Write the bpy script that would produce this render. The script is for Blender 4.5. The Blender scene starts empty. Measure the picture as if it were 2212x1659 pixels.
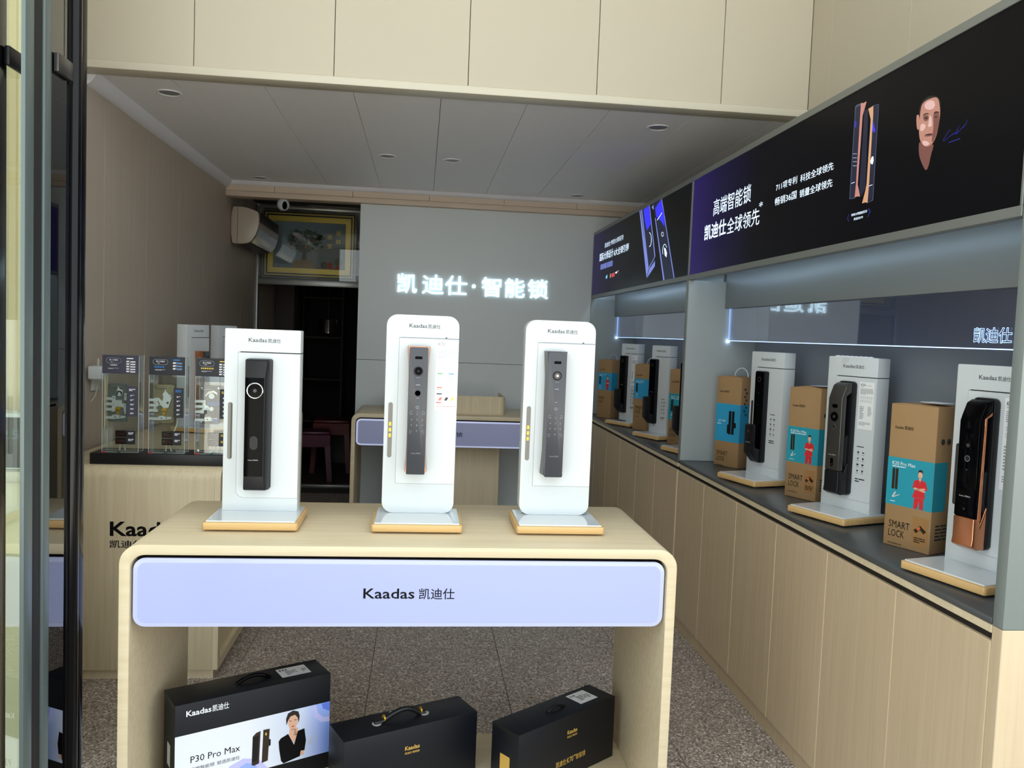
import bpy, bmesh, math, random
from mathutils import Vector, Matrix
random.seed(7)
S = bpy.context.scene
COL = S.collection
# ---------------------------------------------------------------- camera
W_, H_ = 2212, 1659
FPX, YAW, PITCH, ROLL = 1789.357, 0.110187608, -0.0596436902, 0.0385320098
CAMZ = 1.42
_f = Vector((math.sin(YAW)*math.cos(PITCH), math.cos(YAW)*math.cos(PITCH), math.sin(PITCH)))
_r0 = Vector((math.cos(YAW), -math.sin(YAW), 0)); _u0 = _r0.cross(_f)
_c, _s = math.cos(ROLL), math.sin(ROLL)
_r = _c*_r0 + _s*_u0; _u = -_s*_r0 + _c*_u0
cd = bpy.data.cameras.new('camera'); cam = bpy.data.objects.new('camera', cd); COL.objects.link(cam)
cd.sensor_fit = 'HORIZONTAL'; cd.sensor_width = 36.0; cd.lens = 36.0*FPX/W_
cd.clip_start = 0.05; cd.clip_end = 200
cam.matrix_world = Matrix(((_r.x, _u.x, -_f.x, 0), (_r.y, _u.y, -_f.y, 0), (_r.z, _u.z, -_f.z, CAMZ), (0, 0, 0, 1)))
S.camera = cam
# ---------------------------------------------------------------- world and exposure
wd = bpy.data.worlds.new('overcast'); S.world = wd; wd.use_nodes = True
bg = wd.node_tree.nodes['Background']
bg.inputs[0].default_value = (0.90, 0.97, 1.0, 1); bg.inputs[1].default_value = 1.6
sd = bpy.data.lights.new('sun', 'SUN'); sd.energy = 20.0; sd.angle = math.radians(1.0); sd.color = (1.0, 0.985, 0.95)
sun = bpy.data.objects.new('sun', sd); COL.objects.link(sun)          # high, from behind the shop: it lights the street, the front stays in shade
sun.rotation_euler = Vector((0.25, -0.62, -1.0)).to_track_quat('-Z', 'Y').to_euler()
S.view_settings.view_transform = 'Standard'
S.view_settings.look = 'None'
S.view_settings.exposure = 0.72
S.view_settings.gamma = 1.0
S.view_settings.use_curve_mapping = False
S.cycles.max_bounces = 8; S.cycles.diffuse_bounces = 5; S.cycles.glossy_bounces = 4
S.cycles.transmission_bounces = 6; S.cycles.transparent_max_bounces = 16
S.cycles.use_denoising = True
S.cycles.sample_clamp_indirect = 6.0
S.cycles.caustics_reflective = False; S.cycles.caustics_refractive = False

# ---------------------------------------------------------------- pixel of the photograph -> point on a real plane
def px(x, y, ax, val):
    d = _r*((x-W_/2)/FPX) - _u*((y-H_/2)/FPX) + _f
    i = 'XYZ'.index(ax); o = Vector((0, 0, CAMZ))
    return o + d*((val-o[i])/d[i])

# ---------------------------------------------------------------- materials
def lin(c):
    c = c/255.0
    return c/12.92 if c <= 0.04045 else ((c+0.055)/1.055)**2.4
def C3(r, g, b): return (lin(r), lin(g), lin(b), 1)
M = {}
def mat(name, rgb, rough=0.5, metal=0.0, spec=0.5, emit=None, es=0.0, coat=0.0, var=0.0, vscale=20.0, bump=0.0):
    if name in M: return M[name]
    m = bpy.data.materials.new(name); m.use_nodes = True
    nt = m.node_tree; b = nt.nodes['Principled BSDF']
    col = C3(*rgb)
    b.inputs['Base Color'].default_value = col
    b.inputs['Roughness'].default_value = rough
    b.inputs['Metallic'].default_value = metal
    b.inputs['Specular IOR Level'].default_value = spec
    b.inputs['Coat Weight'].default_value = coat
    if emit:
        b.inputs['Emission Color'].default_value = C3(*emit); b.inputs['Emission Strength'].default_value = es
    if var > 0 or bump > 0:
        tc = nt.nodes.new('ShaderNodeTexCoord'); n = nt.nodes.new('ShaderNodeTexNoise')
        n.inputs['Scale'].default_value = vscale; n.inputs['Detail'].default_value = 4
        nt.links.new(tc.outputs['Object'], n.inputs['Vector'])
        if var > 0:
            mx = nt.nodes.new('ShaderNodeMixRGB')
            mx.inputs[1].default_value = tuple(c*(1-var) for c in col[:3])+(1,)
            mx.inputs[2].default_value = tuple(min(1, c*(1+var)) for c in col[:3])+(1,)
            nt.links.new(n.outputs['Fac'], mx.inputs[0]); nt.links.new(mx.outputs[0], b.inputs['Base Color'])
        if bump > 0:
            bp = nt.nodes.new('ShaderNodeBump'); bp.inputs['Strength'].default_value = bump; bp.inputs['Distance'].default_value = 0.002
            nt.links.new(n.outputs['Fac'], bp.inputs['Height']); nt.links.new(bp.outputs[0], b.inputs['Normal'])
    M[name] = m
    return m
def wood(name, rgb, dark, scale, rough=0.45, spec=0.4):
    m = bpy.data.materials.new(name); m.use_nodes = True; nt = m.node_tree; b = nt.nodes['Principled BSDF']
    tc = nt.nodes.new('ShaderNodeTexCoord'); mp = nt.nodes.new('ShaderNodeMapping'); mp.inputs['Scale'].default_value = scale
    n = nt.nodes.new('ShaderNodeTexNoise'); n.inputs['Scale'].default_value = 1.0; n.inputs['Detail'].default_value = 5; n.inputs['Roughness'].default_value = 0.65
    r = nt.nodes.new('ShaderNodeValToRGB'); r.color_ramp.elements[0].position = 0.3; r.color_ramp.elements[1].position = 0.72
    r.color_ramp.elements[0].color = C3(*dark); r.color_ramp.elements[1].color = C3(*rgb)
    nt.links.new(tc.outputs['Object'], mp.inputs['Vector']); nt.links.new(mp.outputs[0], n.inputs['Vector'])
    nt.links.new(n.outputs['Fac'], r.inputs[0]); nt.links.new(r.outputs[0], b.inputs['Base Color'])
    b.inputs['Roughness'].default_value = rough; b.inputs['Specular IOR Level'].default_value = spec
    M[name] = m
    return m
def clear(name, tint, refl=1.0, emit=None, es=0.0, rough=0.0, ior=1.5, mn=0.0):
    m = bpy.data.materials.new(name); m.use_nodes = True; nt = m.node_tree; nt.nodes.remove(nt.nodes['Principled BSDF'])
    out = nt.nodes['Material Output']; t = nt.nodes.new('ShaderNodeBsdfTransparent'); t.inputs[0].default_value = C3(*tint)
    g = nt.nodes.new('ShaderNodeBsdfGlossy'); g.inputs['Roughness'].default_value = rough; g.inputs[0].default_value = (refl, refl, refl, 1)
    # Schlick reflectance, the same from both sides of a sheet
    lw = nt.nodes.new('ShaderNodeLayerWeight'); lw.inputs[0].default_value = 0.5
    pw = nt.nodes.new('ShaderNodeMath'); pw.operation = 'POWER'; pw.inputs[1].default_value = 5.0
    ma = nt.nodes.new('ShaderNodeMath'); ma.operation = 'MULTIPLY_ADD'; f0 = ((ior-1)/(ior+1))**2+mn
    ma.inputs[1].default_value = 1-f0; ma.inputs[2].default_value = f0
    mx = nt.nodes.new('ShaderNodeMixShader')
    nt.links.new(lw.outputs['Facing'], pw.inputs[0]); nt.links.new(pw.outputs[0], ma.inputs[0]); nt.links.new(ma.outputs[0], mx.inputs[0])
    nt.links.new(t.outputs[0], mx.inputs[1]); nt.links.new(g.outputs[0], mx.inputs[2])
    last = mx
    if emit:
        e = nt.nodes.new('ShaderNodeEmission'); e.inputs[0].default_value = C3(*emit); e.inputs[1].default_value = es
        ad = nt.nodes.new('ShaderNodeAddShader'); nt.links.new(mx.outputs[0], ad.inputs[0]); nt.links.new(e.outputs[0], ad.inputs[1]); last = ad
    nt.links.new(last.outputs[0], out.inputs[0]); M[name] = m
    return m
def gradient(name, stops, axis, a, b, es=1.0, rough=0.35, base=None):
    """print whose ink changes along one object axis (backlit if es > 0)"""
    m = bpy.data.materials.new(name); m.use_nodes = True; nt = m.node_tree; p = nt.nodes['Principled BSDF']
    tc = nt.nodes.new('ShaderNodeTexCoord'); sp = nt.nodes.new('ShaderNodeSeparateXYZ'); mr = nt.nodes.new('ShaderNodeMapRange')
    mr.inputs['From Min'].default_value = a; mr.inputs['From Max'].default_value = b
    r = nt.nodes.new('ShaderNodeValToRGB')
    while len(r.color_ramp.elements) < len(stops): r.color_ramp.elements.new(0.5)
    for e, (pos, c) in zip(r.color_ramp.elements, stops): e.position = pos; e.color = C3(*c)
    nt.links.new(tc.outputs['Object'], sp.inputs[0]); nt.links.new(sp.outputs['XYZ'.index(axis)], mr.inputs['Value']); nt.links.new(mr.outputs[0], r.inputs[0])
    if es > 0:
        p.inputs['Base Color'].default_value = base or (0.005, 0.005, 0.006, 1)
        nt.links.new(r.outputs[0], p.inputs['Emission Color']); p.inputs['Emission Strength'].default_value = es
    else: nt.links.new(r.outputs[0], p.inputs['Base Color'])
    p.inputs['Roughness'].default_value = rough; p.inputs['Specular IOR Level'].default_value = 0.04 if es > 0 else 0.4
    M[name] = m
    return m
def terrazzo():
    m = bpy.data.materials.new('terrazzo'); m.use_nodes = True; nt = m.node_tree; p = nt.nodes['Principled BSDF']
    tc = nt.nodes.new('ShaderNodeTexCoord')
    v = nt.nodes.new('ShaderNodeTexVoronoi'); v.inputs['Scale'].default_value = 170
    r = nt.nodes.new('ShaderNodeValToRGB'); r.color_ramp.interpolation = 'CONSTANT'
    cols = [(0, (152, 140, 132)), (0.3, (172, 160, 150)), (0.52, (130, 118, 110)), (0.68, (196, 186, 178)), (0.84, (230, 226, 220)), (0.93, (92, 86, 82))]
    while len(r.color_ramp.elements) < len(cols): r.color_ramp.elements.new(0.5)
    for e, (pos, c) in zip(r.color_ramp.elements, cols): e.position = pos; e.color = C3(*c)
    sp = nt.nodes.new('ShaderNodeSeparateColor'); n = nt.nodes.new('ShaderNodeTexNoise'); n.inputs['Scale'].default_value = 3.0
    nt.links.new(tc.outputs['Object'], v.inputs['Vector']); nt.links.new(v.outputs['Color'], sp.inputs[0]); nt.links.new(sp.outputs[0], r.inputs[0])
    mx = nt.nodes.new('ShaderNodeMixRGB'); mx.blend_type = 'MULTIPLY'; mx.inputs[0].default_value = 0.2
    nt.links.new(tc.outputs['Object'], n.inputs['Vector']); nt.links.new(r.outputs[0], mx.inputs[1]); nt.links.new(n.outputs['Fac'], mx.inputs[2])
    nt.links.new(mx.outputs[0], p.inputs['Base Color'])
    p.inputs['Roughness'].default_value = 0.42; p.inputs['Specular IOR Level'].default_value = 0.45
    M['terrazzo'] = m

# ---------------------------------------------------------------- mesh helpers
def arc(cx, cz, r, a0, a1, n=6):
    return [(cx+r*math.cos(math.radians(a0+(a1-a0)*i/n)), cz+r*math.sin(math.radians(a0+(a1-a0)*i/n))) for i in range(n+1)]
def rrect(x0, x1, z0, z1, r, n=5):
    """counter-clockwise rounded rectangle; r may be one radius or (bl, br, tr, tl)"""
    if not isinstance(r, (tuple, list)): r = (r,)*4
    out = []
    for (cx, cz, rr, a) in ((x0+r[0], z0+r[0], r[0], 180), (x1-r[1], z0+r[1], r[1], 270), (x1-r[2], z1-r[2], r[2], 0), (x0+r[3], z1-r[3], r[3], 90)):
        out += arc(cx, cz, rr, a, a+90, n) if rr > 1e-6 else [(cx, cz)]
    return out
def disc(cx, cz, r, n=24, rz=None):
    return [(cx+r*math.cos(2*math.pi*i/n), cz+(rz or r)*math.sin(2*math.pi*i/n)) for i in range(n)]
def smoothed(q, n=2):
    for _ in range(n):
        o = []
        for k in range(len(q)):
            a, b = q[k], q[(k+1) % len(q)]
            o += [(a[0]*0.75+b[0]*0.25, a[1]*0.75+b[1]*0.25), (a[0]*0.25+b[0]*0.75, a[1]*0.25+b[1]*0.75)]
        q = o
    return q
def stroke(pts, w):
    n = []
    for k, p in enumerate(pts):
        a, b = pts[max(k-1, 0)], pts[min(k+1, len(pts)-1)]; l = math.hypot(b[0]-a[0], b[1]-a[1]) or 1.0
        n.append((-(b[1]-a[1])/l*w, (b[0]-a[0])/l*w))
    return [(p[0]+m[0], p[1]+m[1]) for p, m in zip(pts, n)]+[(p[0]-m[0], p[1]-m[1]) for p, m in reversed(list(zip(pts, n)))]
class MB:
    def __init__(s): s.v = []; s.f = []
    def add(s, vs, fs):
        k = len(s.v); s.v += [tuple(v) for v in vs]; s.f += [tuple(i+k for i in f) for f in fs]
        return s
    def box(s, x0, x1, y0, y1, z0, z1):
        return s.add([(x0, y0, z0), (x1, y0, z0), (x1, y1, z0), (x0, y1, z0), (x0, y0, z1), (x1, y0, z1), (x1, y1, z1), (x0, y1, z1)],
                     [(3, 2, 1, 0), (4, 5, 6, 7), (0, 1, 5, 4), (1, 2, 6, 5), (2, 3, 7, 6), (3, 0, 4, 7)])
    def prism(s, poly, axis, a, b, poly2=None):
        """poly in the two other axes (x,z for Y; x,y for Z; y,z for X), swept from a to b"""
        n = len(poly); q = poly2 or poly
        def P(p, t): return (p[0], t, p[1]) if axis == 'Y' else (p[0], p[1], t) if axis == 'Z' else (t, p[0], p[1])
        vs = [P(p, a) for p in poly]+[P(p, b) for p in q]
        fs = [tuple(range(n)), tuple(range(2*n-1, n-1, -1))]+[(i, i+n, (i+1) % n+n, (i+1) % n) for i in range(n)]
        return s.add(vs, fs)
    def loft(s, rings, cap=True):
        n = len(rings[0]); vs = [p for r in rings for p in r]; fs = []
        for k in range(len(rings)-1):
            for i in range(n):
                j = (i+1) % n; fs.append((k*n+i, k*n+j, (k+1)*n+j, (k+1)*n+i))
        if cap: fs += [tuple(range(n-1, -1, -1)), tuple(range((len(rings)-1)*n, len(rings)*n))]
        return s.add(vs, fs)
    def cyl(s, c, axis, r, h, n=20, r2=None):
        c = Vector(c); i = 'XYZ'.index(axis); rings = []
        for t, rr in ((0, r), (h, r if r2 is None else r2)):
            ring = []
            for k in range(n):
                a = 2*math.pi*k/n; p = [0, 0, 0]; p[(i+1) % 3] = rr*math.cos(a); p[(i+2) % 3] = rr*math.sin(a); p[i] = t
                ring.append(tuple(c+Vector(p)))
            rings.append(ring)
        return s.loft(rings)
    def lathe(s, c, axis, prof, n=24):
        c = Vector(c); i = 'XYZ'.index(axis); rings = []
        for t, rr in prof:
            ring = []
            for k in range(n):
                a = 2*math.pi*k/n; p = [0, 0, 0]; p[(i+1) % 3] = rr*math.cos(a); p[(i+2) % 3] = rr*math.sin(a); p[i] = t
                ring.append(tuple(c+Vector(p)))
            rings.append(ring)
        return s.loft(rings)
    def tube(s, path, r, n=8):
        pts = [Vector(p) for p in path]; rings = []
        for k, p in enumerate(pts):
            t = (pts[min(k+1, len(pts)-1)]-pts[max(k-1, 0)]).normalized()
            a = t.cross(Vector((0, 0, 1)))
            if a.length < 1e-3: a = t.cross(Vector((0, 1, 0)))
            a.normalize(); b = t.cross(a)
            rings.append([tuple(p+a*r*math.cos(2*math.pi*i/n)+b*r*math.sin(2*math.pi*i/n)) for i in range(n)])
        return s.loft(rings)
    def sphere(s, c, r, nu=16, nv=10, sc=(1, 1, 1)):
        c = Vector(c); rings = []
        for j in range(1, nv):
            th = math.pi*j/nv
            rings.append([(c.x+sc[0]*r*math.sin(th)*math.cos(2*math.pi*i/nu), c.y+sc[1]*r*math.sin(th)*math.sin(2*math.pi*i/nu), c.z-sc[2]*r*math.cos(th)) for i in range(nu)])
        return s.loft(rings)
    def build(s, name, m, parent=None, bevel=0.0, seg=2, loc=None, rot=None, smooth=True, normals=True):
        me = bpy.data.meshes.new(name); me.from_pydata(s.v, [], s.f)
        bm = bmesh.new(); bm.from_mesh(me)
        if normals: bmesh.ops.recalc_face_normals(bm, faces=bm.faces)
        if bevel > 0:
            es = [e for e in bm.edges if len(e.link_faces) == 2 and e.calc_face_angle(0) > 0.6]
            bmesh.ops.bevel(bm, geom=es, offset=bevel, segments=seg, profile=0.5, affect='EDGES', clamp_overlap=True)
        bm.to_mesh(me); bm.free()
        if smooth:
            me.polygons.foreach_set('use_smooth', [True]*len(me.polygons)); me.set_sharp_from_angle(angle=0.6)
        return put(name, me, m, parent, loc, rot)
def put(name, me, m, parent=None, loc=None, rot=None):
    o = bpy.data.objects.new(name, me); COL.objects.link(o)
    if m is not None and not me.materials: me.materials.append(M[m] if isinstance(m, str) else m)
    o.parent = parent
    if loc: o.location = loc
    if rot: o.rotation_euler = rot
    return o
def tag(o, label, cat, group=None):
    o['label'] = label; o['category'] = cat
    if group: o['group'] = group
    return o
def thing(name, label, cat, loc=(0, 0, 0), rz=0.0, group=None):
    o = bpy.data.objects.new(name, None); COL.objects.link(o); o.location = loc; o.rotation_euler = (0, 0, rz)
    o.empty_display_size = 0.05
    return tag(o, label, cat, group)
def struct(o): o['kind'] = 'structure'; return o
def box(name, m, parent, x0, x1, y0, y1, z0, z1, bevel=0.0, seg=2): return MB().box(x0, x1, y0, y1, z0, z1).build(name, m, parent, bevel, seg)

# ---------------------------------------------------------------- flat print on a real surface
class Fr:
    """a print surface: origin, right and up directions, outward normal (all in the parent's axes)"""
    def __init__(s, o, ux, uy=(0, 0, 1)):
        s.o = Vector(o); s.ux = Vector(ux).normalized(); s.uy = Vector(uy).normalized(); s.n = s.ux.cross(s.uy)
    def p(s, u, v, e=0.0): return tuple(s.o+s.ux*u+s.uy*v+s.n*e)
def decal(name, m, parent, fr, polys, e=0.0005):
    if 1 < len(polys) <= 14:                        # pieces one can tell apart stay separate
        return [decal(name, m, parent, fr, [q], e) for q in polys][0]
    b = MB()
    for pl in polys: b.add([fr.p(u, v, e) for u, v in pl], [tuple(range(len(pl)))])
    o = b.build(name, m, parent, smooth=False, normals=False)
    if len(polys) > 14: o['kind'] = 'stuff'
    return o
def R(u0, u1, v0, v1): return [(u0, v0), (u1, v0), (u1, v1), (u0, v1)]
_tc = {}
def glyphs(s, off=0.0, outline=0.0):
    k = (s, off, outline)
    if k not in _tc:
        c = bpy.data.curves.new('t', 'FONT'); c.body = s; c.resolution_u = 2; c.offset = off
        if outline > 0: c.fill_mode = 'NONE'; c.bevel_depth = outline; c.bevel_resolution = 0
        o = bpy.data.objects.new('t', c); COL.objects.link(o)
        me = bpy.data.meshes.new_from_object(o.evaluated_get(bpy.context.evaluated_depsgraph_get()))
        vs = [v.co.copy() for v in me.vertices]; fs = [tuple(p.vertices) for p in me.polygons]
        bpy.data.objects.remove(o); bpy.data.curves.remove(c); bpy.data.meshes.remove(me)
        _tc[k] = (vs, fs, min(v.x for v in vs), max(v.x for v in vs), min(v.y for v in vs), max(v.y for v in vs))
    return _tc[k]
def text(name, s, m, parent, fr, u, v, w, h, off=0.0, e=0.0008, depth=0.0, outline=0.0):
    """lettering fitted into the box u..u+w, v..v+h of the print surface"""
    vs, fs, x0, x1, y0, y1 = glyphs(s, off, outline)
    b = MB(); f = lambda p, ee: fr.p(u+(p.x-x0)/(x1-x0)*w, v+(p.y-y0)/(y1-y0)*h, ee)
    if outline > 0: return MB().add([f(p, e+p.z*0.02) for p in vs], fs).build(name, m, parent, smooth=False, normals=False)
    b.add([f(p, e+depth) for p in vs], fs)
    if depth > 0:
        cnt = {}
        for q in fs:
            for i in range(len(q)):
                a, c = q[i], q[(i+1) % len(q)]; cnt.setdefault((min(a, c), max(a, c)), []).append((a, c))
        n = len(vs); b.v += [f(p, e) for p in vs]
        for k, l in cnt.items():
            if len(l) == 1: a, c = l[0]; b.f.append((c, a, a+n, c+n))
    return b.build(name, m, parent, smooth=False, normals=False)
def lines(u, v, w, h, rows, rnd, fill=0.62, chunk=(2.5, 7.0)):
    """rows of print too small to read: short dashes"""
    out = []; p = h/rows
    for i in range(rows):
        y1 = v+h-i*p; x = u; end = u+w*(1.0 if i < rows-1 else rnd.uniform(0.4, 0.9))
        while x < end-p*0.5:
            l = min(p*rnd.uniform(*chunk)*0.6, end-x); out.append(R(x, x+l, y1-p*fill, y1)); x += l+p*0.35
    return out
# ---------------------------------------------------------------- material list
terrazzo()
wood('oak', (222, 208, 178), (206, 190, 156), (60, 60, 2.2))                 # grain upright
wood('oak_flat', (220, 206, 176), (206, 190, 156), (1.6, 50, 50))            # grain along X
wood('oak_door', (206, 187, 157), (192, 172, 140), (50, 55, 1.6))
wood('gold_wood', (216, 180, 124), (198, 160, 102), (3, 60, 60), 0.4)
wood('wall_wood', (182, 170, 156), (174, 162, 148), (24, 30, 0.8), 0.5)
mat('oak_joint', (226, 206, 170), 0.5)
mat('cream_panel', (190, 183, 165), 0.55, var=0.02, vscale=3)
mat('cream_trim', (204, 199, 182), 0.4)
mat('joint_dark', (70, 64, 54), 0.8)
mat('joint_light', (180, 168, 150), 0.6)
mat('ceiling_board', (240, 241, 246), 0.5, var=0.04, vscale=60, bump=0.05)
mat('ceiling_base', (60, 60, 62), 0.8)
mat('cornice', (226, 226, 232), 0.4)
mat('beam_wood', (206, 188, 168), 0.5, var=0.03, vscale=6)
mat('grey_laminate', (204, 211, 212), 0.38, var=0.02, vscale=5)
mat('grey_panel', (158, 166, 166), 0.38, var=0.02, vscale=5)
mat('grey_niche', (126, 132, 138), 0.4)
mat('grey_valance', (120, 124, 122), 0.4)
mat('worktop', (74, 76, 76), 0.3)
mat('sign_metal', (126, 130, 126), 0.4, metal=0.3)
mat('dark_gap', (26, 20, 16), 0.8)
mat('black', (14, 14, 16), 0.45)
mat('black_satin', (20, 21, 24), 0.36, spec=0.28)
mat('black_gloss', (5, 5, 7), 0.05, spec=0.05)
mat('white_paint', (206, 212, 214), 0.3)
mat('white_acrylic', (208, 214, 217), 0.08, coat=0.3)
mat('print_dark', (52, 54, 60), 0.5)
mat('print_black', (8, 8, 10), 0.6, spec=0.15)
mat('floor_joint', (84, 78, 72), 0.8)
mat('grey_end_shaded', (122, 130, 127), 0.4, var=0.02, vscale=5)  # same laminate as the niche sides, with shade put into the colour
mat('print_grey', (150, 154, 158), 0.5)
mat('print_pale', (196, 200, 204), 0.5)
mat('print_white', (238, 240, 244), 0.5)
mat('seam', (150, 156, 164), 0.6)
mat('slot_grey', (128, 124, 118), 0.5)
mat('steel', (170, 170, 166), 0.28, metal=0.9)
mat('alu', (150, 150, 146), 0.35, metal=0.7)
mat('chrome', (210, 212, 214), 0.12, metal=1.0)
mat('copper', (198, 132, 96), 0.26, metal=0.9)
mat('gunmetal', (74, 72, 70), 0.32, metal=0.6)
mat('lock_grey', (62, 64, 70), 0.3, metal=0.1)
mat('brass', (206, 164, 54), 0.3, metal=0.6)
mat('gold_foil', (222, 182, 92), 0.35, metal=0.3)
mat('kraft', (158, 126, 86), 0.75, var=0.05, vscale=30)
mat('kraft_dark', (120, 88, 54), 0.8)
mat('cyan_label', (38, 152, 196), 0.55)
mat('teal_label', (30, 148, 168), 0.55)
mat('skin', (226, 178, 150), 0.6)
mat('hair', (34, 26, 26), 0.6)
mat('red_cloth', (206, 38, 44), 0.6)
mat('lips', (196, 60, 60), 0.6)
mat('tan_stamp', (156, 116, 68), 0.7)
mat('orange_ink', (206, 104, 50), 0.7)
mat('carton_black', (15, 18, 25), 0.42, spec=0.3, var=0.05, vscale=8)
mat('label_paper', (236, 240, 245), 0.5)
mat('silver', (206, 212, 208), 0.35, metal=0.4)
mat('zinc_dark', (118, 126, 124), 0.35, metal=0.5)
mat('zinc_tan', (132, 122, 92), 0.4, metal=0.4)
mat('zinc_black', (62, 64, 62), 0.4, metal=0.4)
mat('pcb_blue', (44, 92, 148), 0.4)
mat('screen_dark', (20, 8, 10), 0.2)
mat('segment_off', (70, 26, 28), 0.4)
mat('card_dark', (34, 36, 44), 0.5)
mat('card_violet', (66, 66, 82), 0.5)
mat('blue_ink', (44, 128, 206), 0.5)
mat('yellow_ink', (224, 196, 64), 0.5)
mat('red_plastic', (196, 36, 28), 0.35)
mat('green_plastic', (20, 84, 58), 0.35)
mat('cable_white', (214, 214, 208), 0.4)
mat('cable_black', (22, 20, 20), 0.4)
mat('ac_white', (182, 170, 154), 0.35)
mat('ac_flap', (40, 36, 32), 0.14, spec=0.4)
mat('gilt', (232, 194, 90), 0.35, metal=0.3)
mat('gilt_dark', (44, 28, 16), 0.35)
mat('bead', (220, 214, 196), 0.3)
mat('picture_ground', (132, 140, 148), 0.7)
mat('leaf', (36, 58, 36), 0.7)
mat('leaf_b', (58, 74, 44), 0.7)
mat('bark', (78, 50, 34), 0.7)
mat('pot_gold', (150, 110, 46), 0.6)
mat('magenta_plastic', (92, 14, 52), 0.35)  # darkened: the storeroom's shade is put into the stool colour
mat('stool_red', (110, 24, 16), 0.35)  # storeroom shade mixed into this red as well
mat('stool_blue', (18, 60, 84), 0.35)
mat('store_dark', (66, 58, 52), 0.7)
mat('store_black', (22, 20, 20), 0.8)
mat('sack_grey', (110, 106, 100), 0.8)
mat('frame_black', (9, 9, 11), 0.14, spec=0.22)
mat('frame_grey', (88, 100, 99), 0.35, metal=0.3)
mat('rubber', (14, 14, 16), 0.6)
mat('pavement', (186, 182, 172), 0.8, var=0.06, vscale=4)
mat('far_cream', (220, 215, 188), 0.6)
mat('led', (200, 225, 255), 0.4, emit=(196, 226, 255), es=7.0)
mat('edge_glow', (200, 220, 255), 0.4, emit=(150, 190, 255), es=1.6)
mat('letter_lit', (235, 245, 255), 0.4, emit=(206, 236, 244), es=0.75)
mat('letter_side', (150, 156, 160), 0.5)
mat('panel_lit', (132, 138, 170), 0.25, emit=(188, 200, 248), es=0.30)
mat('panel_rim', (140, 146, 174), 0.2, emit=(202, 210, 248), es=0.34)
mat('panel_dim', (120, 124, 150), 0.25, emit=(128, 138, 182), es=0.16)
mat('ink_white_lit', (210, 225, 240), 0.5, emit=(206, 226, 246), es=0.85)
mat('ink_blue_lit', (30, 30, 90), 0.5, emit=(36, 44, 150), es=0.45)
mat('ink_blue_bright', (30, 30, 120), 0.5, emit=(50, 46, 235), es=0.7)
mat('ink_lav_lit', (80, 90, 150), 0.5, emit=(120, 134, 210), es=0.6)
mat('ink_navy_lit', (10, 14, 30), 0.5, emit=(24, 28, 52), es=0.5)
mat('ink_black_lit', (3, 3, 4), 0.4, emit=(5, 5, 7), es=0.4)
mat('ink_grey_lit', (30, 40, 60), 0.5, emit=(70, 80, 104), es=0.5)
mat('ink_pink_lit', (120, 70, 70), 0.5, emit=(196, 140, 128), es=0.5)
mat('ink_gold_lit', (120, 80, 60), 0.5, emit=(214, 168, 130), es=0.5)
mat('ink_skin_lit', (110, 80, 70), 0.5, emit=(186, 132, 116), es=0.5)
mat('ink_skin_hi', (130, 100, 100), 0.5, emit=(220, 186, 178), es=0.5)
mat('ink_skin_lo', (70, 46, 44), 0.5, emit=(126, 78, 70), es=0.45)
mat('ink_red_lit', (110, 30, 34), 0.5, emit=(200, 60, 70), es=0.6)
mat('ink_cyan_lit', (40, 110, 130), 0.5, emit=(110, 190, 220), es=0.6)
mat('sticker_red', (232, 130, 122), 0.5); mat('sticker_green', (110, 190, 130), 0.5); mat('sticker_blue', (100, 160, 230), 0.5); mat('sticker_yellow', (238, 206, 100), 0.5)
mat('sticker_paper', (236, 238, 238), 0.45)
gradient('sign_near', [(0, (44, 28, 104)), (0.16, (24, 18, 62)), (0.34, (8, 7, 12)), (1, (6, 5, 6))], 'Y', 3.96, 1.70, es=0.45, rough=0.3)
gradient('sign_far', [(0, (34, 26, 72)), (0.2, (22, 20, 40)), (0.5, (8, 9, 11)), (1, (4, 5, 6))], 'Y', 6.33, 3.99, es=0.5, rough=0.3)
gradient('sheet_white', [(0, (232, 238, 250)), (0.45, (236, 240, 250)), (0.8, (214, 224, 248)), (1, (130, 160, 240))], 'X', -0.22, 0.22, es=0, rough=0.4)
clear('acrylic', (248, 251, 251), 1.0, ior=1.45)
clear('acrylic_lit', (222, 228, 240), 1.0, emit=(120, 128, 150), es=0.035, ior=1.6, mn=0.20)
mat('edge_shine', (206, 218, 214), 0.15)  # pale tone of whitish acrylic edges, stands in for their highlight
clear('pane', (244, 248, 247), 1.0, ior=1.45)
clear('door_glass', (64, 78, 82), 1.0, ior=1.7, mn=0.10)
clear('door_glass_clear', (234, 241, 230), 1.0, ior=1.6, mn=0.05)

# ================================================================ the setting
LW, RW, CF, HY, CEIL, BW = -1.45, 1.70, 1.288, 3.65, 2.46, 6.33
TOP = 4.1
# floor of square terrazzo tiles
fl = struct(MB().box(-3.0, 3.2, -2.0, 7.42, -0.06, -0.004).build('floor', 'floor_joint'))
t = 0.546; i = 0
tile_me = MB().box(0, t-0.002, 0, t-0.002, -0.02, 0.0).build('floor_tile', 'terrazzo', fl, bevel=0.0008, seg=1)
tile_me.location = (-0.165-2*t, 2.80-t*2, 0)
for ix in range(-3, 4):
    for iy in range(-3, 9):
        if (ix, iy) == (-2, -2): continue
        o = put('floor_tile', tile_me.data, None, fl, (-0.165+ix*t, 2.80+iy*t, 0))
        if o.location.y+t > 7.42 or o.location.x+t < -1.8: bpy.data.objects.remove(o)
struct(MB().box(-12, 12, -14, -2.0, -0.08, -0.02).build('ground_outside', 'pavement'))
struct(MB().box(-12, -3.0, -2.0, 1.6, -0.08, -0.02).build('ground_outside', 'pavement'))
struct(MB().box(3.2, 12, -2.0, 1.6, -0.08, -0.02).build('ground_outside', 'pavement'))
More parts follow.
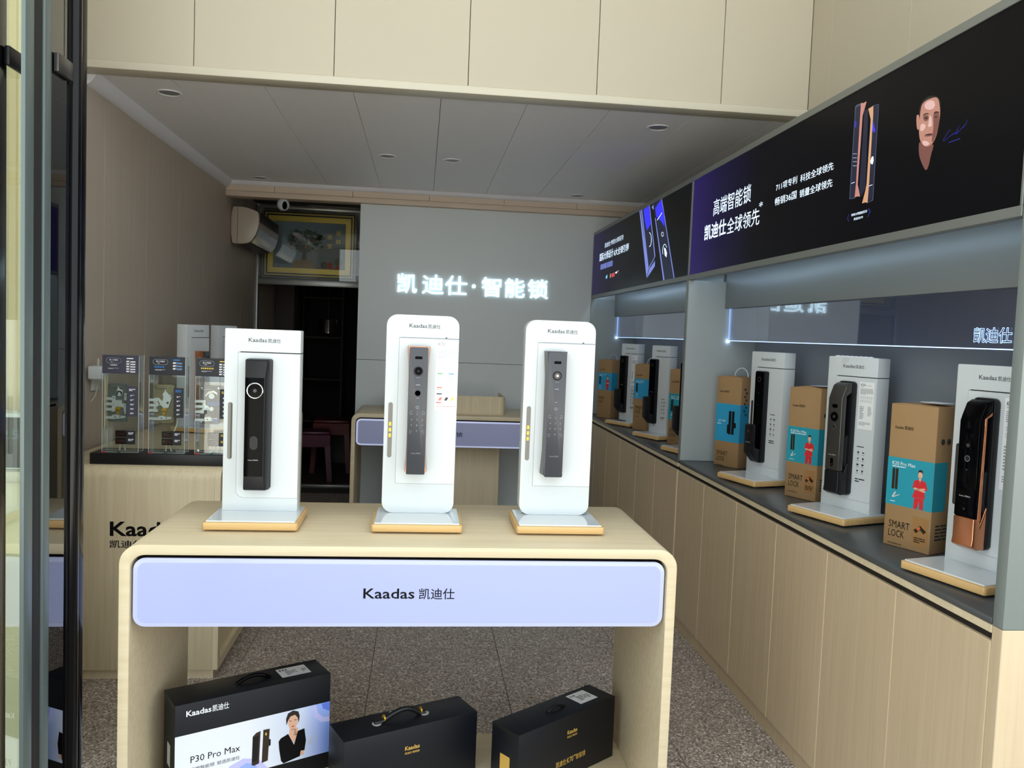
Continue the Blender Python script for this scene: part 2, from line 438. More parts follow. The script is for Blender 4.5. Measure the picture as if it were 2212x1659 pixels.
struct(MB().box(-9, LW-0.12, 1.75, 3.75, 0, 6.0).build('sun_block_left', 'pavement'))  # unseen mass added to keep the sun off the shop front
struct(MB().box(RW+0.12, 9, 1.66, 3.75, 0, 6.0).build('sun_block_right', 'pavement'))  # its unseen counterpart on the right, also added against the sun
struct(MB().box(LW-0.12, RW+0.12, 1.62, 3.75, TOP+0.1, 6.0).build('sun_block_above', 'pavement'))  # unseen upper mass added to lengthen the building's shadow
# left wall with upright panels
wl = struct(MB().box(LW-0.12, LW-0.006, 1.75, 9.6, 0, TOP).build('wall_left', 'joint_light'))
ys = [2.252, 2.827, 3.402, 3.977, 4.552, 5.127, 5.702, 6.277, 6.852, 7.40]
for k in range(len(ys)-1):
    z1 = TOP if ys[k+1] < HY else CEIL
    box('wall_panel', 'wall_wood', wl, LW-0.008, LW, ys[k]+0.0012, ys[k+1]-0.0012, 0, z1, 0.0008, 1)
struct(MB().box(LW, -1.20, 2.70, 2.80, 0, TOP).build('wall_pier', 'far_cream'))
box('pier_edge', 'oak_joint', bpy.data.objects['wall_pier'], -1.255, -1.235, 2.685, 2.70, 0, TOP)
# right wall above and behind the cabinets
wr = struct(MB().box(RW+0.006, RW+0.12, 1.60, 6.6, 0, TOP).build('wall_right', 'joint_light'))
ys = [1.66, 2.265, 2.867, 3.463, 3.65]
for k in range(len(ys)-1): box('wall_panel', 'cream_panel', wr, RW, RW+0.008, ys[k]+0.001, ys[k+1]-0.001, 2.0, TOP, 0.0008, 1)
box('wall_panel', 'wall_wood', wr, RW, RW+0.008, 3.66, 6.33, 2.0, CEIL)
# header wall over the low ceiling
wh = struct(MB().box(LW, RW, HY+0.008, HY+0.10, 2.455, TOP).build('wall_header', 'joint_dark'))
xs = [LW, -0.981, -0.407, 0.163, 0.728, 1.293, RW]
for k in range(6): box('header_panel', 'cream_panel', wh, xs[k]+0.0015, xs[k+1]-0.0015, HY, HY+0.010, 2.484, TOP, 0.001, 1)
box('header_edge', 'cream_trim', wh, LW, RW, HY-0.008, HY+0.10, 2.449, 2.483, 0.004)
struct(MB().box(LW-0.1, RW+0.1, 1.60, HY+0.1, TOP, TOP+0.1).build('ceiling_front', 'cream_panel'))
# low ceiling of long boards
ce = struct(MB().box(LW-0.1, RW+0.1, HY+0.10, 7.5, CEIL+0.01, CEIL+0.10).build('ceiling', 'ceiling_base'))
xs = [LW, -1.109, -0.721, -0.337, 0.051, 0.44, 0.824, 1.217, 1.604, RW]
for k in range(len(xs)-1): box('ceiling_board', 'ceiling_board', ce, xs[k]+0.0012, xs[k+1]-0.0012, HY+0.10, 6.40, CEIL, CEIL+0.012, 0.001, 1)
cove = [(0, 0), (0, -0.052), (0.012, -0.050), (0.030, -0.034), (0.044, -0.012), (0.050, 0)]
struct(MB().prism([(LW+a, CEIL+b) for a, b in cove], 'Y', HY+0.1, 6.30).build('trim_1', 'cornice'))
struct(MB().prism([(6.29-a*0.6, CEIL+b*0.55) for a, b in cove], 'X', LW, RW).build('trim_2', 'cornice'))
# beam over the back wall, in pieces
bm_ = struct(MB().box(LW, RW, 6.298, 6.42, 2.352, CEIL+0.01).build('trim_3', 'joint_dark'))
xs = [LW]+[px(x, y, 'Y', 6.29).x for x, y in ((593, 418), (762, 425), (927, 434), (1089, 444), (1246, 454))]+[RW]
for k in range(6): box('beam_board', 'beam_wood', bm_, xs[k]+0.0012, xs[k+1]-0.0012, 6.29, 6.30, 2.390, CEIL-0.027, 0.001, 1)
box('beam_edge', 'beam_wood', bm_, LW, RW, 6.284, 6.42, 2.35, 2.388, 0.003)
# grey laminate back wall
wb = struct(MB().box(-0.480, RW, BW+0.006, BW+0.09, 0, 2.35).build('wall_back', 'joint_dark'))
box('wall_sheet', 'grey_laminate', wb, -0.485, RW, BW, BW+0.012, 1.191, 2.349, 0.0008, 1)
box('wall_sheet', 'grey_laminate', wb, -0.485, RW, BW, BW+0.012, 0, 1.188, 0.0008, 1)
fb = Fr((0, BW, 0), (1, 0, 0))
sg = thing('wall_letters', 'glowing white raised shop-name characters on the grey back wall', 'sign', (0, BW, 1.70))
g0 = Fr((0, 0, 0), (1, 0, 0)); ex = [(px(a, 620, 'Y', BW).x, px(b, 620, 'Y', BW).x-px(a, 620, 'Y', BW).x) for a, b in ((858, 901), (911.6, 958.6), (961, 1009), (1019, 1028), (1040, 1082.6), (1090, 1134), (1139.4, 1184.6))]
for k, ch in enumerate('凯迪仕·智能锁'):
    w = ex[k][1]; 
    if ch == '·': MB().cyl((ex[k][0]+0.015, -0.002, 0.074), 'Y', 0.015, -0.014, 16).build('letter', 'letter_lit', sg)
    else: text('letter', ch, 'letter_lit', sg, g0, ex[k][0], 0.0, w, 0.148, off=0.010, e=0.002, depth=0.012)
# recess left of the back wall: return, soffit, aluminium door frame with transom
struct(MB().box(-0.485, -0.44, BW+0.09, 9.6, 0, 2.46).build('wall_recess', 'wall_wood'))
dr = struct(MB().box(LW, LW+0.028, 7.38, 7.44, 0, 2.45).box(-0.513, -0.485, 7.38, 7.44, 0, 2.45).build('door_1', 'alu', bevel=0.002))
box('transom_bar', 'alu', dr, LW+0.028, -0.513, 7.375, 7.445, 1.772, 1.826, 0.004)
box('head_bar', 'alu', dr, LW+0.028, -0.513, 7.38, 7.44, 2.425, 2.455, 0.003)
box('threshold', 'alu', dr, LW+0.028, -0.513, 7.38, 7.46, 0, 0.03, 0.003)
box('pane', 'pane', dr, LW+0.028, -0.513, 7.405, 7.409, 1.826, 2.425)
# dark storeroom behind the door
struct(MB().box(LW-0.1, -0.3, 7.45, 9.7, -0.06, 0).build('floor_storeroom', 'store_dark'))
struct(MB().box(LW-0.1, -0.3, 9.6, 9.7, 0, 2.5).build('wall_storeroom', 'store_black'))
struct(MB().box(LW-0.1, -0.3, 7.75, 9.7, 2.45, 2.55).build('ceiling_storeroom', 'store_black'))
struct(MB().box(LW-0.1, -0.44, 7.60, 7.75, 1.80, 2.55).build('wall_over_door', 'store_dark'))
# ================================================================ right-hand cabinets
WT = 0.83
PL = Fr((CF, 0, 0), (0, -1, 0))                      # print surface of the cabinet front: u = -Y
def cabinet(label, seams, y0, y1):
    c = thing('base_cabinet', label, 'cabinet', (CF, (y0+y1)/2, 0), group='oak base cabinets along the right wall'); ym = (y0+y1)/2
    box('carcass', 'oak_door', c, 0.022, RW-CF-0.01, y0-ym, y1-ym, 0.05, 0.79)
    box('plinth', 'oak_door', c, 0.012, 0.30, y0-ym, y1-ym, 0, 0.062)
    box('gap_shadow', 'dark_gap', c, 0.012, 0.03, y0-ym, y1-ym, 0.764, 0.7935)
    for a, b in zip(seams[:-1], seams[1:]):
        d = box('door', 'oak_door', c, 0, 0.019, a-ym+0.0015, b-ym-0.0015, 0.064, 0.776, 0.0015, 1)
        for yy in (a-ym+0.0022,): box('edge_band', 'oak_joint', d, -0.0003, 0.0185, yy-0.0014, yy+0.0014, 0.065, 0.775)
    return c
cn = cabinet('nearer long oak base cabinet under the large black sign', [1.69, 2.062, 2.442, 2.819, 3.20, 3.59, 3.974], 1.69, 3.974)
cf_ = cabinet('farther long oak base cabinet reaching the grey back wall', [3.990, 4.385, 4.775, 5.18, 5.574, 5.965, 6.32], 3.976, 6.325)
ym = (1.69+3.974)/2
box('end_panel', 'oak_door', cn, 0, RW-CF, 1.655-ym, 1.689-ym, 0, 0.812, 0.0015, 1)
def worktop(label, y0, y1):
    o = thing('worktop', label, 'worktop', (CF, (y0+y1)/2, 0.795), group='dark worktops on the base cabinets'); h = (y1-y0)/2
    box('slab', 'worktop', o, -0.002, RW-CF-0.06, -h, h, 0.018, 0.035, 0.003)
    box('front_strip', 'oak_flat', o, 0, 0.03, -h, h, -0.001, 0.0178, 0.001, 1)
worktop('dark grey worktop of the nearer cabinet, three boxed lock displays on it', 1.691, 3.952)
worktop('dark grey worktop of the farther cabinet beside the back wall', 3.985, 6.325)
BKX = 1.64
def niche(label, y0, y1, sides):
    o = thing('display_niche', label, 'niche', (CF, (y0+y1)/2, WT), group='grey lit display niches above the worktops'); ym = (y0+y1)/2
    box('back_panel', 'grey_niche', o, BKX-CF, BKX-CF+0.012, y0-ym, y1-ym, 0.001, 0.93)
    box('valance', 'grey_valance', o, 0.186, 0.204, y0-ym+0.002, y1-ym-0.002, 1.587-WT, 1.758-WT, 0.002)
    box('valance_shelf', 'grey_valance', o, 0.204, BKX-CF, y0-ym+0.002, y1-ym-0.002, 1.66-WT, 1.675-WT)
    for a, b, m, z0 in sides: box('side_panel', m, o, 0 if m == 'grey_panel' else 0.0, RW-CF if z0 < 0 else BKX-CF+0.012, a-ym, b-ym, z0, 1.7185-WT, 0.0015, 1)
    za, zb = 1.432-WT, 1.655-WT
    ac = MB().prism([(0.2076, za), (0.2126, za), (0.2140, zb), (0.2090, zb)], 'Y', y0-ym+0.025, y1-ym-0.012).build('acrylic_sheet', 'acrylic_lit', o)
    box('glowing_edge', 'edge_glow', ac, 0.2075, 0.2135, y0-ym+0.025, y1-ym-0.012, 1.4290-WT, 1.4318-WT)
    box('glowing_edge', 'edge_glow', ac, 0.2085, 0.2125, y1-ym-0.0119, y1-ym-0.0105, 1.430-WT, 1.60-WT)
    MB().cyl((0.2105, y1-ym-0.010, 1.427-WT), 'Y', 0.006, 0.008, 12).build('led_spot', 'led', o)
    if y1 < 4: box('front_edge', 'sign_metal', o, -0.003, 0.0, 3.953-ym, 3.984-ym, 0.0, 1.7185-WT)
    fa = Fr((0.208, 0, 0), (0, -1, 0))
    a, b = px(1560+1840*0.29475, 560+615*0.29475, 'X', CF+0.208), px(2188, 560+500*0.29475, 'X', CF+0.208)
    if y1 < 4:
        text('etched_letters', '凯迪仕', 'edge_glow', ac, fa, -(a.y-ym), a.z-WT, a.y-b.y, 0.043, outline=0.012, off=0.02, e=0.0004)
    return o
niche('nearer lit display niche under the large sign with the portrait', 1.692, 3.952, [(3.953, 3.984, 'grey_panel', -0.0)])
ep = thing('end_panel', 'tall grey end panel closing the cabinets at the right edge', 'panel', (CF, 1.672, 0.813))
box('board', 'grey_end_shaded', ep, 0, RW-CF-0.002, -0.017, 0.017, 0, 2.25-0.813, 0.002)
niche('farther lit display niche beside the back wall', 3.986, 6.310, [(6.311, 6.328, 'grey_panel', 0.001)])
# ---------------------------------------------------------------- sign boxes
def sign(label, y0, y1, face):
    o = thing('sign_box', label, 'sign', (0, 0, 1.72), group='backlit black sign boxes above the niches')
    x0, x1 = CF, CF+0.16; z0, z1 = 0.0, 0.503
    fm = MB().box(x0, x0+0.03, y0, y1, z0, z0+0.024).box(x0, x0+0.03, y0, y1, z1-0.024, z1).box(x0, x0+0.03, y0, y0+0.008, z0+0.024, z1-0.024).box(x0, x0+0.03, y1-0.008, y1, z0+0.024, z1-0.024)
    fm.build('frame', 'sign_metal', o, bevel=0.001, seg=1)
    MB().box(x0+0.0302, RW-0.01, y0, y1, z1-0.024, z1).box(x0+0.0302, x0+0.045, y0+0.002, y1-0.002, z0+0.045, z1-0.026).build('housing', 'sign_metal', o)
    box('led_strip', 'led', o, x0+0.0465, x0+0.052, y0+0.03, y1-0.03, z0+0.028, z0+0.038)
    box('soffit', 'sign_metal', o, x0+0.0452, x0+0.21, y0+0.002, y1-0.002, z0+0.041, z0+0.0445)
    box('printed_face', face, o, x0+0.004, x0+0.01, y0+0.008, y1-0.008, z0+0.0242, z1-0.0242)
    return o
SX = CF+0.004
def Q(zx, zy, ox, oy, sc):
    p = px(ox+zx*sc, oy+zy*sc, 'X', SX); return (-p.y, p.z-1.72)
FS = Fr((SX, 0, 0), (0, -1, 0))
def stext(s, m, par, q, bl, br, tl, off=0.0, name='lettering'):
    a, b, c = q(*bl), q(*br), q(*tl); text(name, s, m, par, FS, a[0], (a[1]+b[1])/2, b[0]-a[0], c[1]-a[1], off=off, e=0.0012)
def sdec(name, m, par, q, polys, e=0.0006): decal(name, m, par, FS, [[q(*p) for p in pl] for pl in polys], e)
s1 = sign('large black backlit sign with a portrait and two upright locks', 1.693, 3.9745, 'sign_near')
q8 = lambda x, y: Q(x, y, 1480, 200, 380/1576)
stext('高端智能锁', 'ink_white_lit', s1, q8, (252, 1105), (588, 985), (252, 960))
stext('凯迪仕', 'ink_white_lit', s1, q8, (172, 1330), (365, 1275), (172, 1192), off=0.016)
stext('全球领先', 'ink_white_lit', s1, q8, (374, 1270), (664, 1185), (374, 1130))
text('lettering', '*', 'ink_white_lit', s1, FS, q8(664, 1030)[0], q8(664, 1030)[1], 0.035, 0.02, e=0.0012)
stext('711项专利', 'ink_white_lit', s1, q8, (815, 885), (1003, 812), (815, 822)); stext('科技全球领先', 'ink_white_lit', s1, q8, (1033, 802), (1330, 695), (1033, 735))
stext('畅销36国', 'ink_white_lit', s1, q8, (806, 1015), (998, 950), (806, 945)); stext('销量全球领先', 'ink_white_lit', s1, q8, (1026, 942), (1320, 845), (1026, 872))
q9 = lambda x, y: Q(x, y, 1780, 160, 432/2108)
sdec('lock_artwork', 'ink_grey_lit', s1, q9, [[(268, 1318), (330, 345), (345, 325), (392, 308), (388, 330), (350, 345), (338, 360), (275, 1310), (330, 1300), (325, 1312)],
     [(520, 330), (582, 314), (520, 1330), (462, 1358), (465, 1350), (512, 1322), (574, 322), (522, 338)]])
sdec('lock_artwork', 'ink_navy_lit', s1, q9, [[(276, 1308), (338, 360), (350, 345), (388, 330), (330, 1296)], [(430, 380), (470, 375), (440, 1200), (400, 1290), (372, 1240)], [(524, 342), (572, 324), (512, 1318), (466, 1340)]], 0.0008)
sdec('lock_artwork', 'ink_pink_lit', s1, q9, [[(392, 308), (405, 303), (414, 308), (452, 287), (446, 315), (410, 440), (358, 1165), (384, 1290), (350, 1290), (326, 1302), (340, 1160)]], 0.0010)
sdec('lock_artwork', 'ink_gold_lit', s1, q9, [[(470, 366), (512, 342), (523, 332), (522, 420), (478, 1160), (462, 1358), (440, 1352), (404, 1364), (440, 1225), (452, 1160), (496, 480)]], 0.0010)
sdec('lock_artwork', 'ink_blue_bright', s1, q9, [[(514, 590), (522, 500), (545, 600), (530, 620)], [(330, 560), (336, 490), (345, 510), (338, 565)]], 0.0011)
sdec('lock_artwork', 'ink_white_lit', s1, q9, [[(492, 920), (508, 872), (524, 868), (526, 915), (516, 952), (498, 945)], [(292, 1150), (326, 1138), (326, 1143), (292, 1155)], [(476, 1180), (514, 1163), (514, 1168), (476, 1185)]]
     + [[(312+dx*14, yy), (318+dx*14, yy-2), (318+dx*14, yy+3), (312+dx*14, yy+5)] for yy in (840, 882, 922, 965) for dx in range(3)], 0.0012)
stext('传奇大师旗舰系列', 'ink_white_lit', s1, q9, (290, 1500), (455, 1462), (290, 1472))
stext('凯迪仕K70', 'ink_white_lit', s1, q9, (318, 1543), (412, 1520), (318, 1516))
sdec('caption_brackets', 'ink_blue_lit', s1, q9, [[(270, 1472), (262, 1480), (246, 1520), (262, 1556), (266, 1550), (252, 1518)], [(466, 1420), (478, 1418), (492, 1452), (464, 1508), (460, 1503), (484, 1455)]])
def sface(name, m, par, q, polys, e=0.0006): sdec(name, m, par, q, [smoothed(p) for p in polys], e)
# portrait: face of a dark-haired man in a dark collar
sface('portrait', 'ink_skin_lit', s1, q9, [[(1030, 310), (1060, 268), (1110, 245), (1180, 240), (1212, 262), (1222, 330), (1228, 420), (1215, 520), (1192, 640), (1150, 735), (1090, 770), (1040, 752), (1010, 690), (1002, 600), (1008, 470)],
     [(975, 440), (990, 425), (1008, 440), (1008, 580), (990, 592), (978, 560)]])
sface('portrait', 'ink_skin_lo', s1, q9, [[(1003, 700), (1040, 752), (1090, 770), (1150, 735), (1160, 760), (1130, 850), (1110, 960), (1078, 1028), (1040, 960), (1000, 850)],
     [(1150, 400), (1215, 385), (1222, 500), (1195, 620), (1150, 730), (1135, 700), (1160, 560)], [(1040, 440), (1100, 425), (1112, 480), (1060, 505)], [(1050, 655), (1090, 628), (1150, 622), (1150, 650), (1090, 660)]], 0.0008)
sface('portrait', 'ink_skin_hi', s1, q9, [[(1060, 320), (1100, 280), (1160, 275), (1180, 330), (1140, 380), (1070, 370)], [(1112, 450), (1132, 430), (1142, 520), (1140, 555), (1095, 560), (1105, 520)], [(1020, 520), (1080, 530), (1060, 590), (1015, 610)], [(1040, 700), (1090, 705), (1120, 735), (1080, 760), (1045, 745)]], 0.0009)
sface('portrait', 'ink_black_lit', s1, q9, [[(1000, 440), (1010, 340), (1050, 270), (1120, 225), (1200, 232), (1240, 290), (1235, 420), (1222, 330), (1212, 262), (1180, 240), (1110, 262), (1060, 290), (1030, 330), (1012, 440)],
     [(1045, 430), (1075, 410), (1110, 415), (1110, 425), (1075, 422), (1050, 440)], [(1160, 410), (1190, 392), (1218, 400), (1218, 410), (1188, 404), (1162, 420)], [(1060, 465), (1080, 452), (1100, 462), (1082, 475)], [(1165, 455), (1182, 445), (1200, 452), (1184, 462)],
     [(1062, 640), (1095, 632), (1142, 634), (1142, 640), (1095, 642)]], 0.0010)
sdec('signature', 'ink_blue_lit', s1, q9, [stroke([(1335, 588), (1318, 598), (1262, 690), (1258, 708), (1275, 702), (1350, 640), (1372, 622), (1362, 640), (1400, 606), (1430, 540), (1410, 590), (1402, 632), (1450, 575), (1475, 560), (1462, 578), (1500, 520), (1513, 482)], 2.2), stroke([(1318, 722), (1438, 680)], 4.0)])
# ---- farther sign
s2 = sign('black backlit sign nearest the back wall, two slanting locks on it', 3.9755, 6.325, 'sign_far')
q5 = lambda x, y: Q(x, y, 1270, 390, 230/1468)
stext('凯迪仕·传奇大师系列', 'ink_white_lit', s2, q5, (235, 925), (487, 822), (235, 860))
stext('国际大师设计', 'ink_white_lit', s2, q5, (162, 1115), (347, 1052), (162, 1010), off=0.008); stext('6大全球引领', 'ink_white_lit', s2, q5, (358, 1040), (562, 970), (358, 940), off=0.008)
rn = random.Random(3)
a, b = q5(175, 1240), q5(522, 1125)
decal('small_print', 'ink_lav_lit', s2, FS, lines(a[0], a[1], b[0]-a[0], 0.042, 1, rn, 0.9, (0.9, 1.6)), 0.001)
sdec('badge', 'ink_cyan_lit', s2, q5, [[(246, 1322), (272, 1295), (270, 1345), (248, 1358)]], 0.001)
sdec('badge', 'ink_red_lit', s2, q5, [[(328, 1285), (370, 1265), (370, 1318), (330, 1335)]], 0.001)
sdec('badge', 'ink_gold_lit', s2, q5, [[(306, 1290), (318, 1280), (318, 1335), (306, 1342)], [(408, 1245), (426, 1235), (418, 1268)]], 0.001)
sdec('badge', 'ink_white_lit', s2, q5, [[(380, 1265), (403, 1250), (402, 1275), (380, 1285)]], 0.001)
sdec('lock_artwork', 'ink_navy_lit', s2, q5, [[(710, 415), (850, 345), (930, 1040), (925, 1180), (815, 1345)], [(900, 315), (1020, 250), (1195, 1340), (1040, 1380)]])
sdec('lock_artwork', 'ink_lav_lit', s2, q5, [[(712, 412), (724, 408), (836, 1225), (810, 1345)], [(735, 405), (748, 400), (838, 1190), (830, 1215)], [(815, 1345), (845, 1225), (928, 1108), (925, 1180)], [(846, 345), (854, 343), (932, 1042), (836, 1230), (832, 1215), (920, 1050)],
     [(1040, 1375), (925, 520), (935, 515), (1058, 1372)], [(1014, 252), (1022, 250), (1196, 1340), (1184, 1345)], [(880, 372), (905, 330), (908, 405)]], 0.0008)
sdec('lock_artwork', 'ink_blue_bright', s2, q5, [[(930, 380), (1010, 262), (1050, 450), (1060, 640), (1010, 560), (945, 500)], [(770, 400), (840, 350), (870, 600), (815, 690), (785, 560)]], 0.0009)
ring = lambda cx, cy, rx, ry, t, a0=0, a1=360: [(cx+rx*math.cos(math.radians(a)), cy+ry*math.sin(math.radians(a))) for a in range(a0, a1+1, 12)]+[(cx+(rx-t)*math.cos(math.radians(a)), cy+(ry-t*1.6)*math.sin(math.radians(a))) for a in range(a1, a0-1, -12)]
sdec('lock_artwork', 'ink_white_lit', s2, q5, [ring(1030, 740, 16, 32, 4, 0, 348), [(1050, 920), (1075, 940), (1092, 1000), (1085, 1060), (1062, 1030)], ring(1062, 970, 32, 95, 5, 150, 330), ring(850, 815, 30, 100, 6, -100, 100), [(955, 545), (1022, 440), (1026, 446), (962, 550)]], 0.0011)

# ================================================================ the waterfall display tables
def uframe(x0, x1, z1, r, th):
    ri = max(r-th*0.55, 0.01)
    p = [(x0, 0), (x0+th, 0)]+[(x0+th, z1-th-ri)]+list(reversed(arc(x0+th+ri, z1-th-ri, ri, 90, 180, 6)))[0:]
    p += list(reversed(arc(x1-th-ri, z1-th-ri, ri, 0, 90, 6)))+[(x1-th, 0), (x1, 0)]
    p += arc(x1-r, z1-r, r, 0, 90, 8)+arc(x0+r, z1-r, r, 90, 180, 8)
    return p
def table(label, loc, w, d, panel_m, group, words):
    t = thing('display_table', label, 'table', loc, group=group); h = w/2; zt = 0.85; th = 0.027
    MB().prism(uframe(-h, h, zt, 0.052, th), 'Y', 0, d).build('frame', 'oak_flat', t, bevel=0.0025)
    x0, x1 = -h+th+0.006, h-th-0.006
    lp = MB().prism(rrect(x0, x1, 0.634, 0.8135, 0.030, 6), 'Y', 0.006, 0.014).build('light_panel', 'panel_rim', t, bevel=0.002)
    MB().prism(rrect(x0+0.004, x1-0.004, 0.638, 0.8095, 0.026, 6), 'Y', 0.0142, 0.05).build('panel_housing', 'dark_gap', lp)  # coloured dark to paint in the shadow in the gap round the panel
    MB().prism(rrect(x0+0.012, x1-0.012, 0.645, 0.8025, 0.020, 6), 'Y', 0.0045, 0.0075).build('glowing_face', panel_m, lp, bevel=0.001, seg=1)
    box('apron', 'dark_gap', t, -h+th+0.001, h-th-0.001, 0.052, 0.07, 0.66, zt-th-0.001)
    return t, lp
ft, lp = table('large oak waterfall table in front with a glowing lavender name panel', (-0.017, 2.168, 0), 1.462, 0.555, 'panel_lit', 'waterfall tables with glowing panels', '')
FT = Fr((0, 0.0044, 0), (1, 0, 0))
text('logo', 'Kaadas', 'print_black', lp, FT, -0.115, 0.7105, 0.134, 0.0275, off=0.012, e=0.0004)
text('logo', '凯迪仕', 'print_black', lp, FT, 0.031, 0.709, 0.094, 0.030, off=0.006, e=0.0004)
box('shelf', 'oak_flat', ft, -0.704, 0.704, 0.03, 0.548, 0.035, 0.07, 0.002)
bt, lp2 = table('farther oak table with a dim lavender panel before the grey back wall', (0.275, 5.64, 0), 1.46, 0.66, 'panel_dim', 'waterfall tables with glowing panels', '')
text('logo', '凯迪仕·智能锁', 'print_black', lp2, FT, -0.262, 0.705, 0.285, 0.033, off=0.01, e=0.0004)
box('modesty_panel', 'oak', bt, -0.525, 0.305, 0.25, 0.27, 0, 0.63, 0.002)
tr = thing('desk_hutch', 'low oak surround standing on the farther table', 'desk organiser', (0.18, 5.76, 0.8505))
MB().prism(rrect(-0.42, 0.415, 0.0, 0.40, (0.03, 0.03, 0.001, 0.001), 4)+list(reversed(rrect(-0.404, 0.399, 0.016, 0.41, (0.016, 0.016, 0.001, 0.001), 4)))[0:0], 'Z', 0, 0.012).build('floor_board', 'oak_flat', tr)
MB().box(-0.39, 0.385, 0, 0.016, 0.012, 0.13).build('front_board', 'oak', tr)
MB().prism(arc(0.385, 0.03, 0.03, -90, 0, 5)+[(0.415, 0.40), (0.399, 0.40)]+list(reversed(arc(0.385, 0.03, 0.014, -90, 0, 5))), 'Z', 0.012, 0.13).build('side_board', 'oak', tr)
MB().prism(arc(-0.39, 0.03, 0.03, 180, 270, 5)+list(reversed(arc(-0.39, 0.03, 0.014, 180, 270, 5)))+[(-0.404, 0.40), (-0.42, 0.40)], 'Z', 0.012, 0.13).build('side_board', 'oak', tr)
# ---------------------------------------------------------------- left counter
lc = thing('counter', 'oak counter along the left wall with large black lettering', 'counter', (-1.09, 3.334, 0))
x0, x1, d = -0.335, 0.321, 2.25
MB().prism([(0, 0.04), (d, 0.04), (d, 0.85)]+arc(0.05, 0.80, 0.05, 90, 180, 8), 'X', x0, x1-0.022).build('body', 'oak', lc, bevel=0.002)
MB().prism([(0, 0.04), (0.03, 0.04), (0.03, 0.79)]+list(reversed(arc(0.06, 0.79, 0.03, 90, 180, 5)))+[(d-0.03, 0.82), (d-0.03, 0.04), (d, 0.04), (d, 0.85)]+arc(0.05, 0.80, 0.05, 90, 180, 8), 'X', x1-0.0218, x1).build('side_frame', 'oak', lc)
box('bottom_rail', 'oak', lc, x1-0.0218, x1, 0.0302, d-0.0302, 0.04, 0.075)
box('plinth', 'oak', lc, x0, x1-0.02, 0.015, d, 0, 0.04)
FC = Fr((0, 0, 0), (1, 0, 0))
text('logo', 'Kaadas', 'print_black', lc, FC, -0.094, 0.576, 0.27, 0.058, off=0.022, e=0.0008)
text('logo', '凯迪仕·智能锁', 'print_black', lc, FC, -0.094, 0.529, 0.27, 0.032, off=0.012, e=0.0008)
# ================================================================ display stands with their locks
YF = 0.030                                            # body front in the stand's own axes
FB = Fr((0, YF, 0), (1, 0, 0))
def sticker(par, u0, u1, v0, v1, title, rnd, big=False, cut=False):
    st = decal('info_sticker', 'sticker_paper', par, FBp, [R(u0, u1, v0, v1)], 0.0004)
    w = u1-u0; h = v1-v0; a = u0+w*0.09; b = u1-w*0.07
    k, rest = title
    if k:
        text('heading', k, 'print_grey' if big else 'print_dark', st, FBp, a, v1-h*0.085, w*0.30, h*0.05, e=0.0008, off=0.01)
        text('heading', rest, 'print_pale' if big else 'print_grey', st, FBp, a+w*0.33, v1-h*0.085, w*0.38, h*0.026, e=0.0008)
    ink = 'print_pale' if big else 'print_grey'
    decal('small_print', ink, st, FBp, lines(a, v1-h*0.27, b-a, h*0.13, 6, rnd, 0.5)+lines(a, v1-h*0.115, w*0.3, h*0.016, 1, rnd), 0.0008)
    ic = []
    for r in range(2):
        for c in range(6):
            cx = a+(b-a)*(c+0.4)/6; cy = v1-h*(0.32+0.075*r)
            ic += [ring2(cx, cy, w*0.045)]+[R(cx-w*0.04, cx+w*0.04, cy-h*0.032, cy-h*0.026)]
    decal('icon_row', ink, st, FBp, ic, 0.0008)
    if big:
        for m, uu, vv in (('sticker_green', a, 0.49), ('sticker_blue', a+w*0.50, 0.49), ('sticker_red', a-0.001, 0.69), ('print_dark', a-0.001, 0.78), ('sticker_red', a-0.002, 0.905)):
            decal('pill', m, st, FBp, [rrect(uu, uu+w*0.24, v1-h*vv, v1-h*vv+h*0.017, h*0.008, 3)], 0.0009)
        decal('small_print', ink, st, FBp, lines(a, v1-h*0.65, w*0.2, h*0.14, 7, rnd, 0.4)+lines(a+w*0.5, v1-h*0.62, w*0.3, h*0.11, 5, rnd, 0.5)+lines(a, v1-h*0.745, w*0.75, h*0.04, 2, rnd, 0.5), 0.0008)
        for m, c in (('sticker_red', 0), ('print_dark', 1), ('sticker_yellow', 2)):
            uu = a+w*(0.06+0.27*c); decal('colour_swatch', m, st, FBp, [[(uu, v1-h*0.865), (uu+w*0.12, v1-h*0.865), (uu+w*0.19, v1-h*0.82), (uu+w*0.07, v1-h*0.82)]], 0.0009)
        decal('icon_row', 'sticker_red', st, FBp, [R(a+w*x, a+w*(x+0.05 if x not in (0.48, 0.62) else x+0.09), v1-h*0.955, v1-h*0.945) for x in (0.02, 0.14, 0.30, 0.38, 0.48, 0.62, 0.78)], 0.0009)
    else:
        decal('small_print', ink, st, FBp, lines(a, v1-h*0.80, w*0.28, h*0.28, 8, rnd, 0.5)+lines(a+w*0.55, v1-h*0.72, w*0.25, h*0.2, 7, rnd, 0.5)+lines(a, v1-h*0.93, w*0.75, h*0.08, 3, rnd, 0.5), 0.0008)
def ring2(cx, cy, r):
    o = disc(cx, cy, r, 14); i = disc(cx, cy, r*0.72, 14)
    return o+[o[0]]+[i[0]]+list(reversed(i))
def icons(par, u, v, rnd):
    ic = [R(u, u+0.03, v+0.088, v+0.091)]
    for r in range(4):
        for c in range(2):
            cx = u+0.008+c*0.021; cy = v+0.070-r*0.021; w = rnd.uniform(0.003, 0.0055); h = rnd.uniform(0.002, 0.0045)
            ic += [R(cx-w, cx+w*0.3, cy-h, cy+h), R(cx-w*0.2, cx+w, cy-h*0.4, cy+h*0.6), R(cx-0.006, cx+0.005, cy-0.0085, cy-0.0075)]
    decal('icon_row', 'print_dark', par, FB, ic+lines(u, v-0.035, 0.04, 0.016, 2, rnd, 0.5), 0.0005+0.0012)

